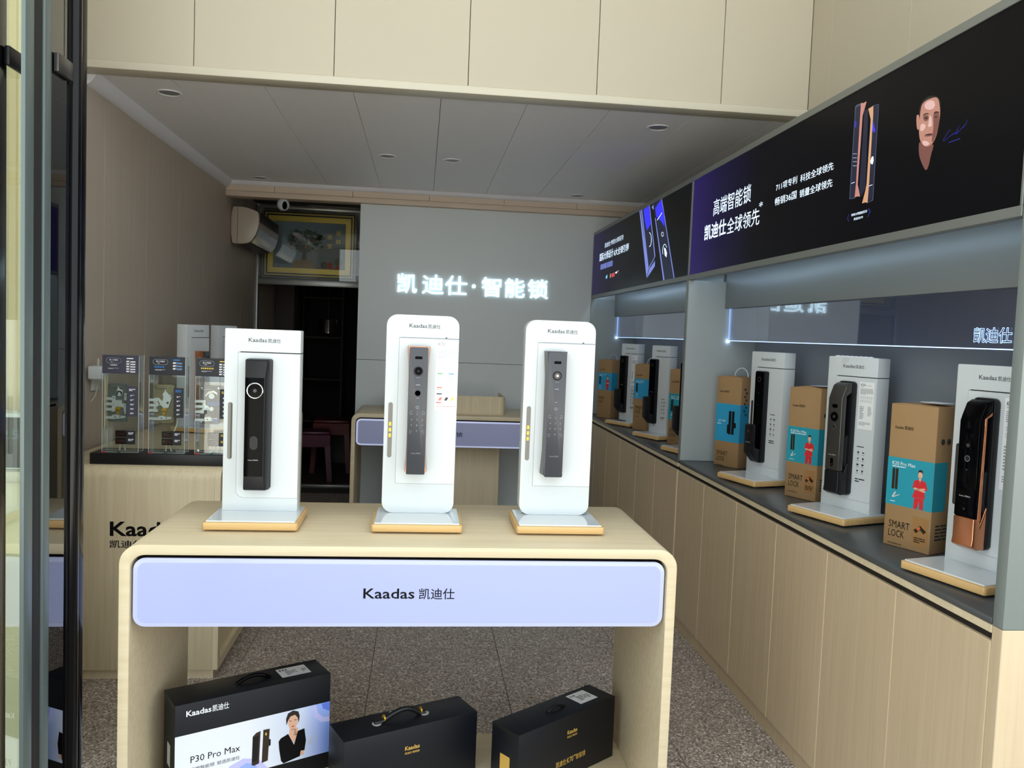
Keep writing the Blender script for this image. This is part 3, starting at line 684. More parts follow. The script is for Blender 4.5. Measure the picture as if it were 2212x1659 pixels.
# ---- the lock kinds; each is one part (its main body) with sub-parts
def lock_slab(st, x, z0, z1, trim, keys, side):
    w = 0.027; yb = YF-0.0012; yfr = YF-0.056
    # flared side frame: wide at both ends, waisted between
    fl_ = MB(); rings = []
    for z, hw in ((z0+0.004, 0.033), (z0+0.03, 0.0312), (z0+0.075, 0.0285), ((z0+z1)/2, 0.0280), (z1-0.075, 0.0285), (z1-0.03, 0.0312), (z1+0.002, 0.033)):
        rings.append([(x-hw, yb, z), (x+hw, yb, z), (x+hw*1.0, yb-0.012, z), (x+hw-0.004, yfr+0.010, z), (x-hw+0.004, yfr+0.010, z), (x-hw, yb-0.012, z)])
    fl_.loft(rings); lk = fl_.build('smart_lock', trim, st)
    MB().prism(rrect(x-w, x+w, z0, z1, 0.004, 4), 'Y', yfr, yfr+0.0099).build('front_panel', 'lock_grey', lk, bevel=0.0015)
    f = Fr((x, yfr, 0), (1, 0, 0))
    decal('sensor_window', 'black_gloss', lk, f, [rrect(-0.0105, 0.0105, z1-0.034, z1-0.026, 0.0025, 3)], 0.0003)
    MB().lathe((x, yfr, z1-0.0685), 'Y', [(0.0, 0.0135), (-0.002, 0.0135), (-0.0022, 0.0115), (-0.0012, 0.010), (-0.0012, 0.0)], 28).build('camera_ring', 'black_satin', lk)
    MB().lathe((x, yfr-0.0013, z1-0.0685), 'Y', [(0, 0.0098), (-0.0006, 0.0094), (-0.0006, 0.0)], 24).build('camera_glass', 'gunmetal' if side else 'black_gloss', lk)
    MB().lathe((x, yfr-0.002, z1-0.0685), 'Y', [(0, 0.0040), (-0.0012, 0.0034), (-0.0016, 0.0)], 16).build('camera_lens', 'chrome' if side else 'black_satin', lk)
    if not side: MB().lathe((x, yfr, z1-0.132), 'Y', [(0, 0.0086), (-0.0006, 0.0086), (-0.0006, 0.0078), (0.0003, 0.0076), (0.0003, 0)], 24).build('fingerprint_reader', 'black', lk)
    sz = z0+(0.195 if not side else 0.202)
    decal('sensor_mark', 'print_grey', lk, f, [ring2(0, sz, 0.0042)]+[ring2(0, sz, 0.0078)[:0] or R(-0.002, 0.002, sz-0.012, sz-0.0115)], 0.0003)
    rows = ('123', '456', '789', '*0#')
    for r, row in enumerate(rows):
        for c, ch in enumerate(row):
            text('key', ch, 'print_grey', lk, f, (c-1)*0.0152-(0.0016 if ch != '1' else 0.0007), z0+0.1735-r*0.0163, 0.0032 if ch != '1' else 0.0014, 0.0048 if ch != '*' else 0.0034, e=0.0003)
    b = 0.0205; t0 = z0+0.183; t1 = z0+0.120
    decal('key_frame', 'print_grey', lk, f, [R(sx*b, sx*b+0.0006, t0-0.010, t0) for sx in (-1, 1)]+[R(-b, -b+0.007, t0, t0+0.0006), R(b-0.007, b, t0, t0+0.0006)]
          + [R(sx*b, sx*b+0.0006, t1, t1+0.010) for sx in (-1, 1)]+[R(-b, -b+0.007, t1, t1+0.0006), R(b-0.007, b, t1, t1+0.0006)]
          + [R(-0.006, 0.006, z1-0.0875, z1-0.0868), R(-0.006, 0.006, z1-0.109, z1-0.107), R(-0.004, 0.004, z1-0.147, z1-0.1458)], 0.0003)
    text('logo', 'Kaadas 凯迪仕', 'print_grey', lk, f, -0.0135, z0+0.060, 0.027, 0.0042, e=0.0003)
    return lk
def lock_facet(st, x, z0, z1):
    yb = YF-0.0012; d = 0.046; hw = 0.0345
    rings = []
    for z, wl, wr, yy in ((z0, 0.031, 0.0265, d-0.006), (z0+0.004, 0.0325, 0.027, d), (z0+0.040, 0.0325, 0.0225, d), (z1-0.050, 0.0325, 0.0225, d), (z1-0.004, 0.0325, 0.0285, d), (z1, 0.031, 0.028, d-0.006)):
        rings.append([(x-hw, yb, z), (x+hw, yb, z), (x+hw, yb-0.022, z), (x+wr, yb-yy, z), (x-wl, yb-yy, z), (x-hw, yb-0.030, z)])
    lk = MB().loft(rings).build('smart_lock', 'black_satin', st, bevel=0.0015)
    MB().prism(rrect(x-hw-0.001, x+hw+0.0015, z0-0.001, z1+0.001, 0.006, 4), 'Y', yb, yb-0.010).build('back_plate', 'black_satin', lk, bevel=0.0015)
    f = Fr((x, yb-d, 0), (1, 0, 0)); y = yb-d
    MB().prism([(x-0.0315, z0+0.041), (x+0.0205, z0+0.041), (x+0.0205, z1-0.052), (x-0.0315, z1-0.052)], 'Y', y, y-0.0012).build('glass_front', 'black_gloss', lk)
    cz = z1-0.0885; cx = x-0.0045
    MB().lathe((cx, y-0.0012, cz), 'Y', [(0, 0.0232), (-0.002, 0.0228), (-0.0024, 0.0218), (-0.0016, 0.0208), (-0.0003, 0.0206)], 32).build('chrome_ring', 'chrome', lk)
    MB().lathe((cx, y-0.0010, cz), 'Y', [(0, 0.0204), (-0.0008, 0.02), (-0.0008, 0)], 28).build('camera_glass', 'black_gloss', lk)
    MB().lathe((cx, y-0.0019, cz), 'Y', [(0, 0.0052), (-0.0004, 0.005), (-0.0004, 0)], 18).build('camera_lens', 'gunmetal', lk)
    ov = rrect(x-0.016, x+0.005, z0+0.118, z0+0.156, 0.0102, 6); oi = rrect(x-0.0152, x+0.0042, z0+0.1188, z0+0.1552, 0.0094, 6)
    g = Fr((0, y-0.0012, 0), (1, 0, 0))
    decal('touch_key', 'print_dark', lk, g, [ov+[ov[0], oi[0]]+list(reversed(oi))], 0.0003)
    decal('touch_key', 'black', lk, g, [oi], 0.0002)
    text('logo', 'Kaadas 凯迪仕', 'print_pale', lk, g, x-0.020, z0+0.086, 0.028, 0.004, e=0.0004)
    return lk
def lock_hook(st, x, z0, z1, ring_key):
    yb = YF-0.0012; w = 0.031
    lk = MB().prism(rrect(x-w, x+w, z0, z1, 0.008, 4), 'Y', yb, yb-0.024).build('smart_lock', 'black_satin', st, bevel=0.003)
    MB().prism(rrect(x-w+0.004, x+w-0.004, z0+0.06, z1-0.004, 0.006, 4), 'Y', yb-0.024, yb-0.0265).build('glass_front', 'black_gloss', lk)
    # hook handle: leaves the foot of the lock, turns upward and ends half way
    zt = z0+0.165; hw = 0.027
    prof = [(yb-0.023, z0+0.002), (yb-0.030, z0+0.001), (yb-0.066, z0+0.040), (yb-0.068, z0+0.050), (yb-0.068, zt-0.006), (yb-0.063, zt), (yb-0.056, zt), (yb-0.053, zt-0.005), (yb-0.053, z0+0.072), (yb-0.044, z0+0.062), (yb-0.023, z0+0.058)]
    hd = MB().prism(prof, 'X', x-hw, x+hw).build('hook_handle', 'black_satin', lk, bevel=0.003)
    f = Fr((x, yb-0.0682, 0), (1, 0, 0)); g = Fr((x, yb-0.0265, 0), (1, 0, 0))
    if ring_key: decal('fingerprint_ring', 'chrome', lk, f, [ring2(0, zt-0.03, 0.0065)], 0.0006)
    text('logo', 'Kaadas 凯迪仕', 'print_pale', lk, f if ring_key else g, -0.015, z0+0.085 if ring_key else z0+0.19, 0.03, 0.0036, e=0.0006)
    decal('camera_eye', 'gunmetal', lk, g, [ring2(0, z1-0.035, 0.011)], 0.0003)
    decal('sensor_mark', 'print_dark', lk, g, [R(-0.0015, 0.0015, z1-0.095, z1-0.089), R(-0.001, 0.001, z1-0.145, z1-0.142)], 0.0003)
    return lk
def lock_arch(st, x, z0, z1, front, sidem, cap):
    yb = YF-0.0012; w = 0.0335; D = 0.064
    lk = MB().prism(rrect(x-w, x+w, z0, z1, 0.014, 5), 'Y', yb, yb-0.020).build('smart_lock', 'black_satin', st, bevel=0.003)
    f0 = yb-0.0195
    outer = [(f0, z1-0.004), (yb-0.030, z1-0.006), (yb-0.045, z1-0.014), (yb-D+0.006, z1-0.044), (yb-D, z1-0.060), (yb-D, z0+0.085)]
    inner = [(yb-D+0.022, z0+0.085), (yb-D+0.022, z1-0.075), (yb-0.042, z1-0.050), (f0, z1-0.040)]
    bar = MB().prism(outer+inner, 'X', x-w+0.003, x+w-0.003).build('arched_handle', front, lk, bevel=0.004, seg=3)
    if sidem:
        so = [(yb-0.026, z1-0.034), (yb-0.050, z1-0.052), (yb-D+0.014, z1-0.072), (yb-D+0.010, z0+0.08), (yb-D+0.0218, z0+0.08), (yb-D+0.0218, z1-0.0755), (yb-0.043, z1-0.0515), (yb-0.026, z1-0.044)]
        for sx in (-1, 1): MB().prism(so, 'X', x+sx*(w-0.0032), x+sx*(w-0.0012)).build('side_trim', sidem, lk, bevel=0.0008, seg=1)
    foot = [(f0, z0+0.004), (yb-0.045, z0+0.002), (yb-0.066, z0+0.012), (yb-D+0.001, z0+0.032), (yb-D+0.0005, z0+0.0848), (yb-D+0.0225, z0+0.0848), (yb-0.040, z0+0.066), (f0, z0+0.115)]
    MB().prism(foot, 'X', x-w+0.0025, x+w-0.0025).build('handle_foot', cap, lk, bevel=0.004, seg=3)
    grip = [(f0, z0+0.10), (yb-0.034, z0+0.10), (yb-0.044, z0+0.13), (yb-0.046, z0+0.175), (yb-0.040, z0+0.20), (f0, z0+0.21)]
    MB().prism(grip, 'X', x-w+0.012, x+w-0.006).build('inner_grip', 'black_satin', lk, bevel=0.003)
    f = Fr((x, yb-D, 0), (1, 0, 0)); y = yb-D
    decal('sensor_window', 'black_gloss', lk, f, [rrect(-0.012, 0.012, z1-0.092, z1-0.079, 0.006, 4)], 0.0004)
    MB().lathe((x, y, z1-0.122), 'Y', [(0, 0.0165), (-0.001, 0.016), (-0.0006, 0.0135), (-0.0006, 0)], 28).build('camera_glass', 'black_gloss', lk)
    MB().lathe((x, y-0.0006, z1-0.122), 'Y', [(0, 0.0055), (-0.0014, 0.005), (-0.0014, 0)], 18).build('camera_lens', 'gunmetal', lk)
    MB().lathe((x, y, z1-0.156), 'Y', [(0, 0.0085), (-0.0012, 0.008), (-0.0012, 0.0066), (-0.0002, 0.0064)], 24).build('doorbell_ring', 'chrome', lk)
    MB().cyl((x, y, z1-0.156), 'Y', 0.0063, -0.0003, 20).build('doorbell_key', 'black', lk)
    text('logo', 'Kaadas 凯迪仕', 'print_pale', lk, f, -0.0165, z0+0.137, 0.033, 0.0042, e=0.0005)
    decal('keyhole', 'black_gloss', lk, f, [rrect(-0.0065, 0.0065, z0+0.098, z0+0.128, 0.0064, 5)], 0.0005)
    decal('keyhole', 'black', lk, f, [disc(0, z0+0.106, 0.004, 14)], 0.0008)
    decal('sensor_mark', 'print_dark', lk, f, [R(-0.002, 0.002, z0+0.205, z0+0.209)], 0.0004)
    return lk

STG = 'white lock display stands'
FBp = FB
def stand(label, loc, rz, style, lock, sticker_=None, cap_h=None, slotm='slot_grey', seed=1, group=STG, hw=0.106, bs=0.0):
    rnd = random.Random(seed)
    o = thing('display_stand', label, 'display stand', loc, rz, group)
    H = 0.616 if style == 'round' else 0.557; zl = H-0.064; pb = 0.119 if style == 'round' else 0.069
    MB().lathe((0, bs, 0), 'Z', [(0, 0.080), (0.004, 0.080), (0.006, 0.076)], 32).build('turntable', 'steel', o)
    MB().prism(rrect(-0.1275, 0.1275, bs-0.1075, bs+0.1075, 0.008, 4), 'Z', 0.006, 0.026).build('base_board', 'gold_wood', o, bevel=0.0015)
    MB().prism(rrect(-0.120, 0.120, bs-0.1000, bs+0.1005, 0.003, 3), 'Z', 0.026, 0.0302).build('base_plate', 'white_acrylic', o, bevel=0.001, seg=1)
    r = (0.032,)*4 if style == 'round' else (0.001, 0.001, 0.004, 0.004)
    bd = MB().prism(rrect(-hw, hw, 0.0303, H, r, 6), 'Y', YF, YF+0.056).build('body', 'white_paint', o, bevel=0.0016)
    pr = (0.001, 0.0, 0.0, 0.001) if style == 'round' else (0.022, 0.0, 0.0, 0.001)
    # door leaf of the stand: a shadow joint round it, the leaf itself a little proud
    decal('joint', 'seam', bd, FB, [rrect(-hw+0.037, hw-0.0005, pb-0.001, zl-0.002, pr, 5)], 0.0002)
    MB().prism(rrect(-hw+0.0382, hw-0.0005, pb, zl-0.0045, pr, 5), 'Y', YF-0.0012, YF).build('door_leaf', 'white_paint', o, bevel=0.0004, seg=1)
    MB().box(-hw+0.044, hw+0.0002, YF-0.0005, YF+0.0562, zl-0.0036, zl-0.001).build('top_gap', 'dark_gap' if style != 'round' else 'seam', bd)
    sl = MB().prism(rrect(-hw+0.0115, -hw+0.0245, 0.180 if style != 'round' else 0.195, 0.345 if style != 'round' else 0.358, 0.0062, 5), 'Y', YF-0.0004, YF+0.002).build('latch_slot', slotm, o)
    if slotm == 'slot_grey' and style == 'round':
        for k in range(3): box('latch_bolt', 'brass', sl, -0.0915, -0.0845, YF-0.0012, YF, 0.255+k*0.017, 0.266+k*0.017)
    if style != 'round': decal('latch_shadow', 'gunmetal', sl, FB, [rrect(-hw+0.0195, -hw+0.0242, 0.182, 0.343, 0.002, 2)], 0.0006)
    text('logo', 'Kaadas', 'print_dark', bd, FB, -0.040, H-0.037, 0.051, 0.0115, off=0.008, e=0.0005)
    text('logo', '凯迪仕', 'print_dark', bd, FB, 0.0145, H-0.0382, 0.036, 0.0125, off=0.004, e=0.0005)
    global FBp
    FBp = Fr((0, YF-0.0012, 0), (1, 0, 0))
    if lock: lock(o)
    if sticker_: sticker(o, *sticker_, rnd)
    return o
TZ = 0.8502
st1 = stand('white display stand at the left end of the front table, black faceted lock', (-0.453, 2.415, TZ), 0, 'square', lambda o: lock_facet(o, -0.006, 0.098, 0.472), group='lock stands on the front table')
st2 = stand('white display stand in the middle of the front table, copper-edged keypad lock', (0.003, 2.415, TZ), 0, 'round', lambda o: lock_slab(o, -0.010, 0.155, 0.523, 'copper', True, False), group='lock stands on the front table')
FBp = Fr((0, YF-0.0012, 0), (1, 0, 0))
sticker(st2, 0.040, 0.1055, 0.340, 0.546, ('K70', 'Pro Plus'), random.Random(5), big=True)
st3 = stand('white display stand at the right end of the front table, grey keypad lock', (0.412, 2.415, TZ), 0, 'round', lambda o: lock_slab(o, -0.0155, 0.155, 0.523, 'gunmetal', True, True), group='lock stands on the front table')
for o in (st2, st3): box('gap_mark', 'black', o, 0.066, 0.071, YF-0.001, YF, 0.5505, 0.5535)
GR = 'lock stands on the right worktops'
rad = math.radians
WZ = WT+0.0004
sa = stand('white lock stand on the nearer worktop between two kraft boxes, black hook-handled lock', (1.434, 3.372, WZ), rad(-74.6), 'square', lambda o: lock_hook(o, -0.014, 0.085, 0.475, True), slotm='gunmetal', group=GR)
icons(sa, 0.035, 0.205, random.Random(11))
sb = stand('white lock stand on the nearer worktop with a dark grey arched-handle lock', (1.446, 2.693, WZ), rad(-70.7), 'square', lambda o: lock_arch(o, -0.006, 0.082, 0.474, 'gunmetal', None, 'black_satin'), ( 0.036, 0.098, 0.315, 0.475, ('K20', 'Pro Max')), slotm='gunmetal', seed=4, group=GR)
icons(sb, 0.040, 0.165, random.Random(12))
MB().prism([(-0.085+k*0.01, 0.557+0.002*(k % 2)+0.002) for k in range(17)]+[(0.075, 0.5572), (-0.085, 0.5572)], 'Y', YF+0.006, YF+0.014).build('torn_tape', 'label_paper', sb)
decal('tape_mark', 'print_pale', sb, FB, [[(-0.05, 0.533), (-0.03, 0.536), (-0.012, 0.548), (-0.022, 0.556), (-0.046, 0.555)]], 0.0004)
sc_ = stand('white lock stand nearest the shop front, black lock with copper foot', (1.431, 1.970, WZ), rad(-74.7), 'square', lambda o: lock_arch(o, -0.004, 0.082, 0.474, 'black_gloss', 'copper', 'copper'), (0.040, 0.100, 0.245, 0.478, ('K20', 'Pro Max')), slotm='gunmetal', seed=6, group=GR)
se = stand('white lock stand nearest the back wall, dark slip lying on its base', (1.3846, 5.5153, WZ), rad(-64), 'square', lambda o: lock_hook(o, -0.040, 0.085, 0.475, False), (0.024, 0.080, 0.275, 0.475, ('Q2', 'VP')), slotm='gunmetal', seed=8, group=GR, hw=0.086, bs=0.045)
icons(se, 0.028, 0.150, random.Random(13))
sf = stand('white lock stand in the middle of the farther worktop, black hook lock', (1.3970, 4.8279, WZ), rad(-69), 'square', lambda o: lock_hook(o, -0.040, 0.085, 0.475, False), slotm='gunmetal', group=GR, hw=0.086, bs=0.045)
icons(sf, 0.028, 0.150, random.Random(14))
sgd = stand('white lock stand on the farther worktop mostly hidden by the grey partition', (1.3872, 4.2021, WZ), rad(-72), 'square', lambda o: lock_hook(o, -0.040, 0.085, 0.475, False), slotm='gunmetal', group=GR, hw=0.086, bs=0.045)
slip = MB().prism([(-0.05, -0.012), (0.04, -0.016), (0.052, 0.004), (-0.03, 0.012)], 'Z', 0, 0.004, [(-0.045, -0.010), (0.03, -0.012), (0.046, 0.006), (-0.03, 0.012)]).build('paper_slip', 'print_dark', loc=(1.372, 5.548, WZ+0.0306), rot=(0, 0, rad(-64)))
tag(slip, 'crumpled dark slip lying on the white base near the back wall', 'paper slip')
GL = 'lock stands on the left counter'
sl1 = stand('white lock stand with copper-edged lock behind the clear lock models', (-1.14, 4.51, TZ), rad(74), 'square', lambda o: lock_slab(o, 0.0, 0.050, 0.418, 'copper', True, False), slotm='gunmetal', group=GL)
sl2 = stand('white lock stand at the far left counter, half hidden by the front stand', (-1.14, 5.19, TZ), rad(74), 'square', lambda o: lock_slab(o, 0.0, 0.085, 0.453, 'gunmetal', True, True), slotm='gunmetal', group=GL)
# ================================================================ kraft cartons on the worktops
def woman(par, f, u, v, h, coat, e=0.0008):
    """printed half figure, arms folded"""
    k = h
    P = lambda pts: [[(u+a*k*1.3, v+b*k) for a, b in q] for q in pts]
    decal('printed_figure', 'skin', par, f, P([[(-0.035, 0.80), (0.035, 0.80), (0.055, 0.90), (0.03, 0.965), (-0.03, 0.965), (-0.05, 0.90)], [(-0.02, 0.72), (0.02, 0.72), (0.02, 0.82), (-0.02, 0.82)]]), e)
    decal('printed_figure', 'skin', par, f, P([[(-0.13, 0.50), (0.12, 0.45), (0.13, 0.485), (-0.10, 0.545)], [(0.13, 0.52), (-0.07, 0.475), (-0.08, 0.505), (0.11, 0.56)]]), e+0.0003)
    decal('printed_figure', 'hair', par, f, P([[(-0.055, 0.88), (-0.04, 0.99), (0.0, 1.02), (0.045, 0.99), (0.06, 0.88), (0.03, 0.95), (-0.03, 0.95)]]), e+0.0002)
    decal('printed_figure', coat, par, f, P([[(-0.12, 0.72), (-0.02, 0.76), (0.0, 0.66), (0.02, 0.76), (0.13, 0.71), (0.17, 0.52), (0.10, 0.50), (0.13, 0.30), (-0.15, 0.28), (-0.09, 0.50), (-0.15, 0.54)], [(-0.10, 0.28), (0.10, 0.29), (0.10, 0.0), (0.02, 0.0), (0.0, 0.22), (-0.03, 0.0), (-0.11, 0.0)]]), e+0.0001)
def minilock(par, f, u, v, h, e=0.0008, m='black_satin', n=2):
    decal('printed_lock', m, par, f, [rrect(u+k*h*0.17, u+k*h*0.17+h*0.14, v, v+h, h*0.03, 3) for k in range(n)], e)
def carton(label, loc, rz, w, band, model, kind, handle, seed):
    rnd = random.Random(seed); d = 0.12; H = 0.428
    o = thing('kraft_carton', label, 'carton', loc, rz, 'brown kraft lock cartons')
    MB().box(0, w, 0, d, 0.0003, H).build('body', 'kraft', o, bevel=0.0025)
    MB().prism([(0.002, H), (0.03, H+0.003), (w*0.55, H+0.003+0.003*(seed % 3)), (w-0.002, H+0.001), (w-0.002, H-0.001), (0.002, H-0.001)], 'Y', 0.003, d-0.003).build('lid_flap', 'kraft', o)
    f = Fr((0, 0, 0), (1, 0, 0)); fs = Fr((w, 0, 0), (0, 1, 0))
    z0, z1 = band; lab = kind
    lb = decal('printed_label', lab, o, f, [R(0.0005, w-0.0005, z0, z1)], 0.0004)
    decal('printed_label', lab, lb, fs, [R(0, d*0.5, z0, z1)], 0.0004)
    text('logo', 'Kaadas 凯迪仕', 'print_black', o, f, 0.018, H-0.075, 0.06, 0.011, off=0.01, e=0.0006)
    text('lettering', 'SMART', 'print_black', o, f, 0.017, z0-0.068, 0.068, 0.021, off=0.0, e=0.0006)
    text('lettering', 'LOCK', 'print_black', o, f, 0.017, z0-0.095, 0.052, 0.021, off=0.0, e=0.0006)
    text('lettering', 'www.kaadas.com', 'print_black', o, f, 0.017, z0-0.118, 0.045, 0.006, e=0.0006)
    h = z1-z0
    if model == 'Q7 FVP':
        text('heading', model, 'print_white', lb, f, 0.018, z0+h*0.50, 0.045, 0.012, e=0.0008)
        decal('small_print', 'print_white', lb, f, lines(0.012, z0+h*0.44, 0.055, 0.005, 1, rnd), 0.0008)
        minilock(lb, f, 0.082, z0+h*0.20, h*0.62, n=2)
        decal('printed_lock', 'black_satin', lb, f, [rrect(0.074, 0.094, z0+h*0.22, z0+h*0.46, 0.004), rrect(0.112, 0.128, z0+h*0.38, z0+h*0.52, 0.004)], 0.0009)
    else:
        text('heading', model, 'print_white', lb, f, 0.016, z1-h*0.16, 0.075, h*0.075, e=0.0008)
        decal('small_print', 'print_white', lb, f, lines(0.016, z1-h*0.21, 0.085, h*0.03, 1, rnd)+lines(0.016, z0+h*0.06, 0.04, h*0.02, 1, rnd), 0.0008)
        minilock(lb, f, 0.018, z0+h*0.33, h*0.44, m='gilt_dark' if model[0] == 'K' else 'black_satin')
        if model != 'Q2 PVP': woman(lb, f, w*0.72, z0+0.001, h*0.80, 'red_cloth')
        decal('signature', 'print_pale', lb, f, [[(0.02, z0+h*0.16), (0.03, z0+h*0.28), (0.034, z0+h*0.27), (0.028, z0+h*0.18), (0.046, z0+h*0.24), (0.046, z0+h*0.225), (0.026, z0+h*0.15)]], 0.0008)
    if model[0] == 'K':
        sp = decal('award_stamp', 'tan_stamp', o, f, [R(w*0.62, w*0.95, z0-0.108, z0-0.022)], 0.0005)
        cx = w*0.785
        decal('award_mark', 'gilt_dark', sp, f, [[(cx-0.020, z0-0.062), (cx, z0-0.045), (cx+0.020, z0-0.060), (cx+0.012, z0-0.068), (cx, z0-0.058), (cx-0.012, z0-0.070)]]+lines(cx-0.018, z0-0.1, 0.036, 0.018, 3, rnd, 0.5), 0.0008)
        decal('award_mark', 'orange_ink', sp, f, [[(cx-0.012, z0-0.056), (cx-0.002, z0-0.048), (cx+0.002, z0-0.054), (cx-0.006, z0-0.062)]], 0.0010)
        decal('side_print', 'print_dark', o, fs, lines(0.02, 0.035, 0.085, 0.05, 5, rnd, 0.5)+[disc(0.03, H-0.10, 0.009, 16), disc(0.058, H-0.10, 0.009, 16)], 0.0006)
    elif model == 'Q7 FVP': decal('side_print', 'print_dark', o, fs, [R(0.02+0.01*(k % 2), 0.032+0.01*(k % 2), H-0.06-0.017*k, H-0.05-0.017*k) for k in range(8)], 0.0006)
    if handle: MB().tube([(w*0.62+0.032*math.cos(a), d*0.5+0.01*math.cos(a), H+0.002+0.042*math.sin(a)) for a in [math.pi*i/12 for i in range(13)]], 0.0022, 8).build('carry_handle', 'white_acrylic', o)
    else: MB().box(w*0.50, w*0.95, d*0.2, d*0.75, H+0.0095, H+0.0103).build('paper_slip', 'label_paper', o)
    return o
carton('kraft carton with plain blue lock label beside the grey partition', (1.424, 3.858, WZ), rad(-63), 0.150, (0.120, 0.300), 'Q7 FVP', 'cyan_label', True, 1)
carton('kraft carton with turquoise label between the black-lock and grey-lock stands', (1.437, 3.095, WZ), rad(-65.7), 0.148, (0.138, 0.276), 'K20 Pro Max', 'teal_label', False, 2)
carton('largest kraft carton with turquoise label, nearest the shop front', (1.412, 2.348, WZ), rad(-66.7), 0.151, (0.125, 0.268), 'K20 Pro Max', 'teal_label', False, 3)
carton('kraft carton with blue label and red figure, nearest the back wall', (1.315, 6.075, WZ), rad(-60), 0.150, (0.205, 0.335), 'Q2 VP', 'cyan_label', True, 4)
carton('kraft carton with blue label between the two farther stands', (1.392, 5.300, WZ), rad(-61), 0.148, (0.205, 0.335), 'Q2 PVP', 'cyan_label', True, 5)
carton('kraft carton with teal label beside the partition on the farther worktop', (1.415, 4.600, WZ), rad(-64), 0.150, (0.14, 0.29), 'Q7 VP', 'teal_label', False, 6)

# ================================================================ black carry cartons on the table shelf
def black_carton(label, fl, rz, w, d, h):
    o = thing('carry_carton', label, 'carton', (fl[0], fl[1], 0.0703), rz, 'black carry cartons on the table shelf')
    MB().box(0, w, 0, d, 0, h).build('body', 'carton_black', o, bevel=0.002)
    return o, Fr((0, 0, 0), (1, 0, 0)), Fr((0, 0, h), (1, 0, 0), (0, 1, 0)), Fr((0, d, 0), (0, -1, 0))
rn = random.Random(21)
o, f, ft_, fs = black_carton('tall black carry carton with a white printed front showing a woman', (-0.641, 2.298), rad(28.8), 0.453, 0.126, 0.296)
box('lid_edge', 'black', o, -0.0012, 0.0, 0.002, 0.124, 0.286, 0.2965)
sh = put('printed_sheet', MB().add([(0, 0, 0)], []) and bpy.data.meshes.new('printed_sheet'), None, o, (0.2265, -0.0005, 0.05))
sh.data.from_pydata([(-0.2255, 0, 0), (0.2255, 0, 0), (0.2255, 0, 0.158), (-0.2255, 0, 0.158)], [], [(0, 1, 2, 3)]); sh.data.materials.append(M['sheet_white'])
g = Fr((-0.2265, 0, -0.05), (1, 0, 0))
mat('wash_blue', (150, 176, 244), 0.5); mat('wash_lav', (196, 196, 248), 0.5); mat('wash_deep', (96, 126, 226), 0.5)
decal('wash', 'wash_lav', sh, g, [[(0.395, 0.207), (0.402, 0.17), (0.425, 0.15), (0.4515, 0.145), (0.4515, 0.207)], [(0.14, 0.051), (0.15, 0.085), (0.19, 0.098), (0.235, 0.085), (0.262, 0.051)]], 0.0003)
decal('wash', 'wash_blue', sh, g, [[(0.408, 0.207), (0.414, 0.18), (0.432, 0.163), (0.4515, 0.160), (0.4515, 0.207)], [(0.17, 0.051), (0.18, 0.075), (0.2, 0.082), (0.225, 0.072), (0.235, 0.051)]], 0.0004)
decal('wash', 'wash_deep', sh, g, [[(0.425, 0.207), (0.43, 0.19), (0.4515, 0.178), (0.4515, 0.207)]], 0.0005)
text('logo', 'Kaadas', 'print_white', o, f, 0.030, 0.259, 0.068, 0.0165, off=0.02, e=0.0005)
text('logo', '凯迪仕', 'print_white', o, f, 0.101, 0.2575, 0.046, 0.0195, off=0.01, e=0.0005)
text('lettering', 'P30 Pro Max', 'print_black', sh, g, 0.043, 0.124, 0.137, 0.019, e=0.0006)
text('lettering', '高端智能锁', 'print_dark', sh, g, 0.043, 0.0995, 0.066, 0.011, e=0.0006); text('lettering', '就选凯迪仕', 'print_dark', sh, g, 0.116, 0.0995, 0.064, 0.011, e=0.0006)
decal('printed_lock', 'gilt_dark', sh, g, [[(0.2145, 0.072), (0.221, 0.068), (0.236, 0.071), (0.239, 0.168), (0.226, 0.165), (0.216, 0.156)], [(0.244, 0.070), (0.262, 0.073), (0.266, 0.168), (0.247, 0.169)]], 0.0006)
decal('printed_lock', 'black_satin', sh, g, [[(0.2165, 0.079), (0.231, 0.081), (0.234, 0.155), (0.2175, 0.154)], [(0.264, 0.115), (0.2695, 0.118), (0.2695, 0.135), (0.264, 0.138)]], 0.0008)
decal('printed_lock', 'yellow_ink', sh, g, [[(0.252, 0.155), (0.255, 0.160), (0.258, 0.155), (0.255, 0.149)]], 0.0009)
decal('printed_figure', 'skin', sh, g, [[(0.322, 0.165), (0.327, 0.152), (0.335, 0.146), (0.344, 0.151), (0.351, 0.165), (0.351, 0.182), (0.343, 0.192), (0.328, 0.191), (0.321, 0.180)], [(0.326, 0.150), (0.344, 0.150), (0.350, 0.132), (0.341, 0.105), (0.325, 0.128)], [(0.338, 0.128), (0.352, 0.128), (0.353, 0.150), (0.345, 0.152), (0.340, 0.146)], [(0.360, 0.062), (0.372, 0.062), (0.372, 0.075), (0.362, 0.075)]], 0.0006)
decal('printed_figure', 'hair', sh, g, [[(0.316, 0.165), (0.3145, 0.185), (0.320, 0.201), (0.336, 0.2065), (0.352, 0.200), (0.3565, 0.185), (0.354, 0.165), (0.350, 0.182), (0.342, 0.192), (0.328, 0.190), (0.3215, 0.180)], [(0.325, 0.1765), (0.331, 0.1775), (0.331, 0.1755), (0.325, 0.1745)], [(0.340, 0.1775), (0.347, 0.1765), (0.347, 0.1745), (0.340, 0.1755)]], 0.0008)
decal('printed_figure', 'lips', sh, g, [[(0.331, 0.1585), (0.336, 0.1600), (0.342, 0.1590), (0.336, 0.1555)]], 0.0008)
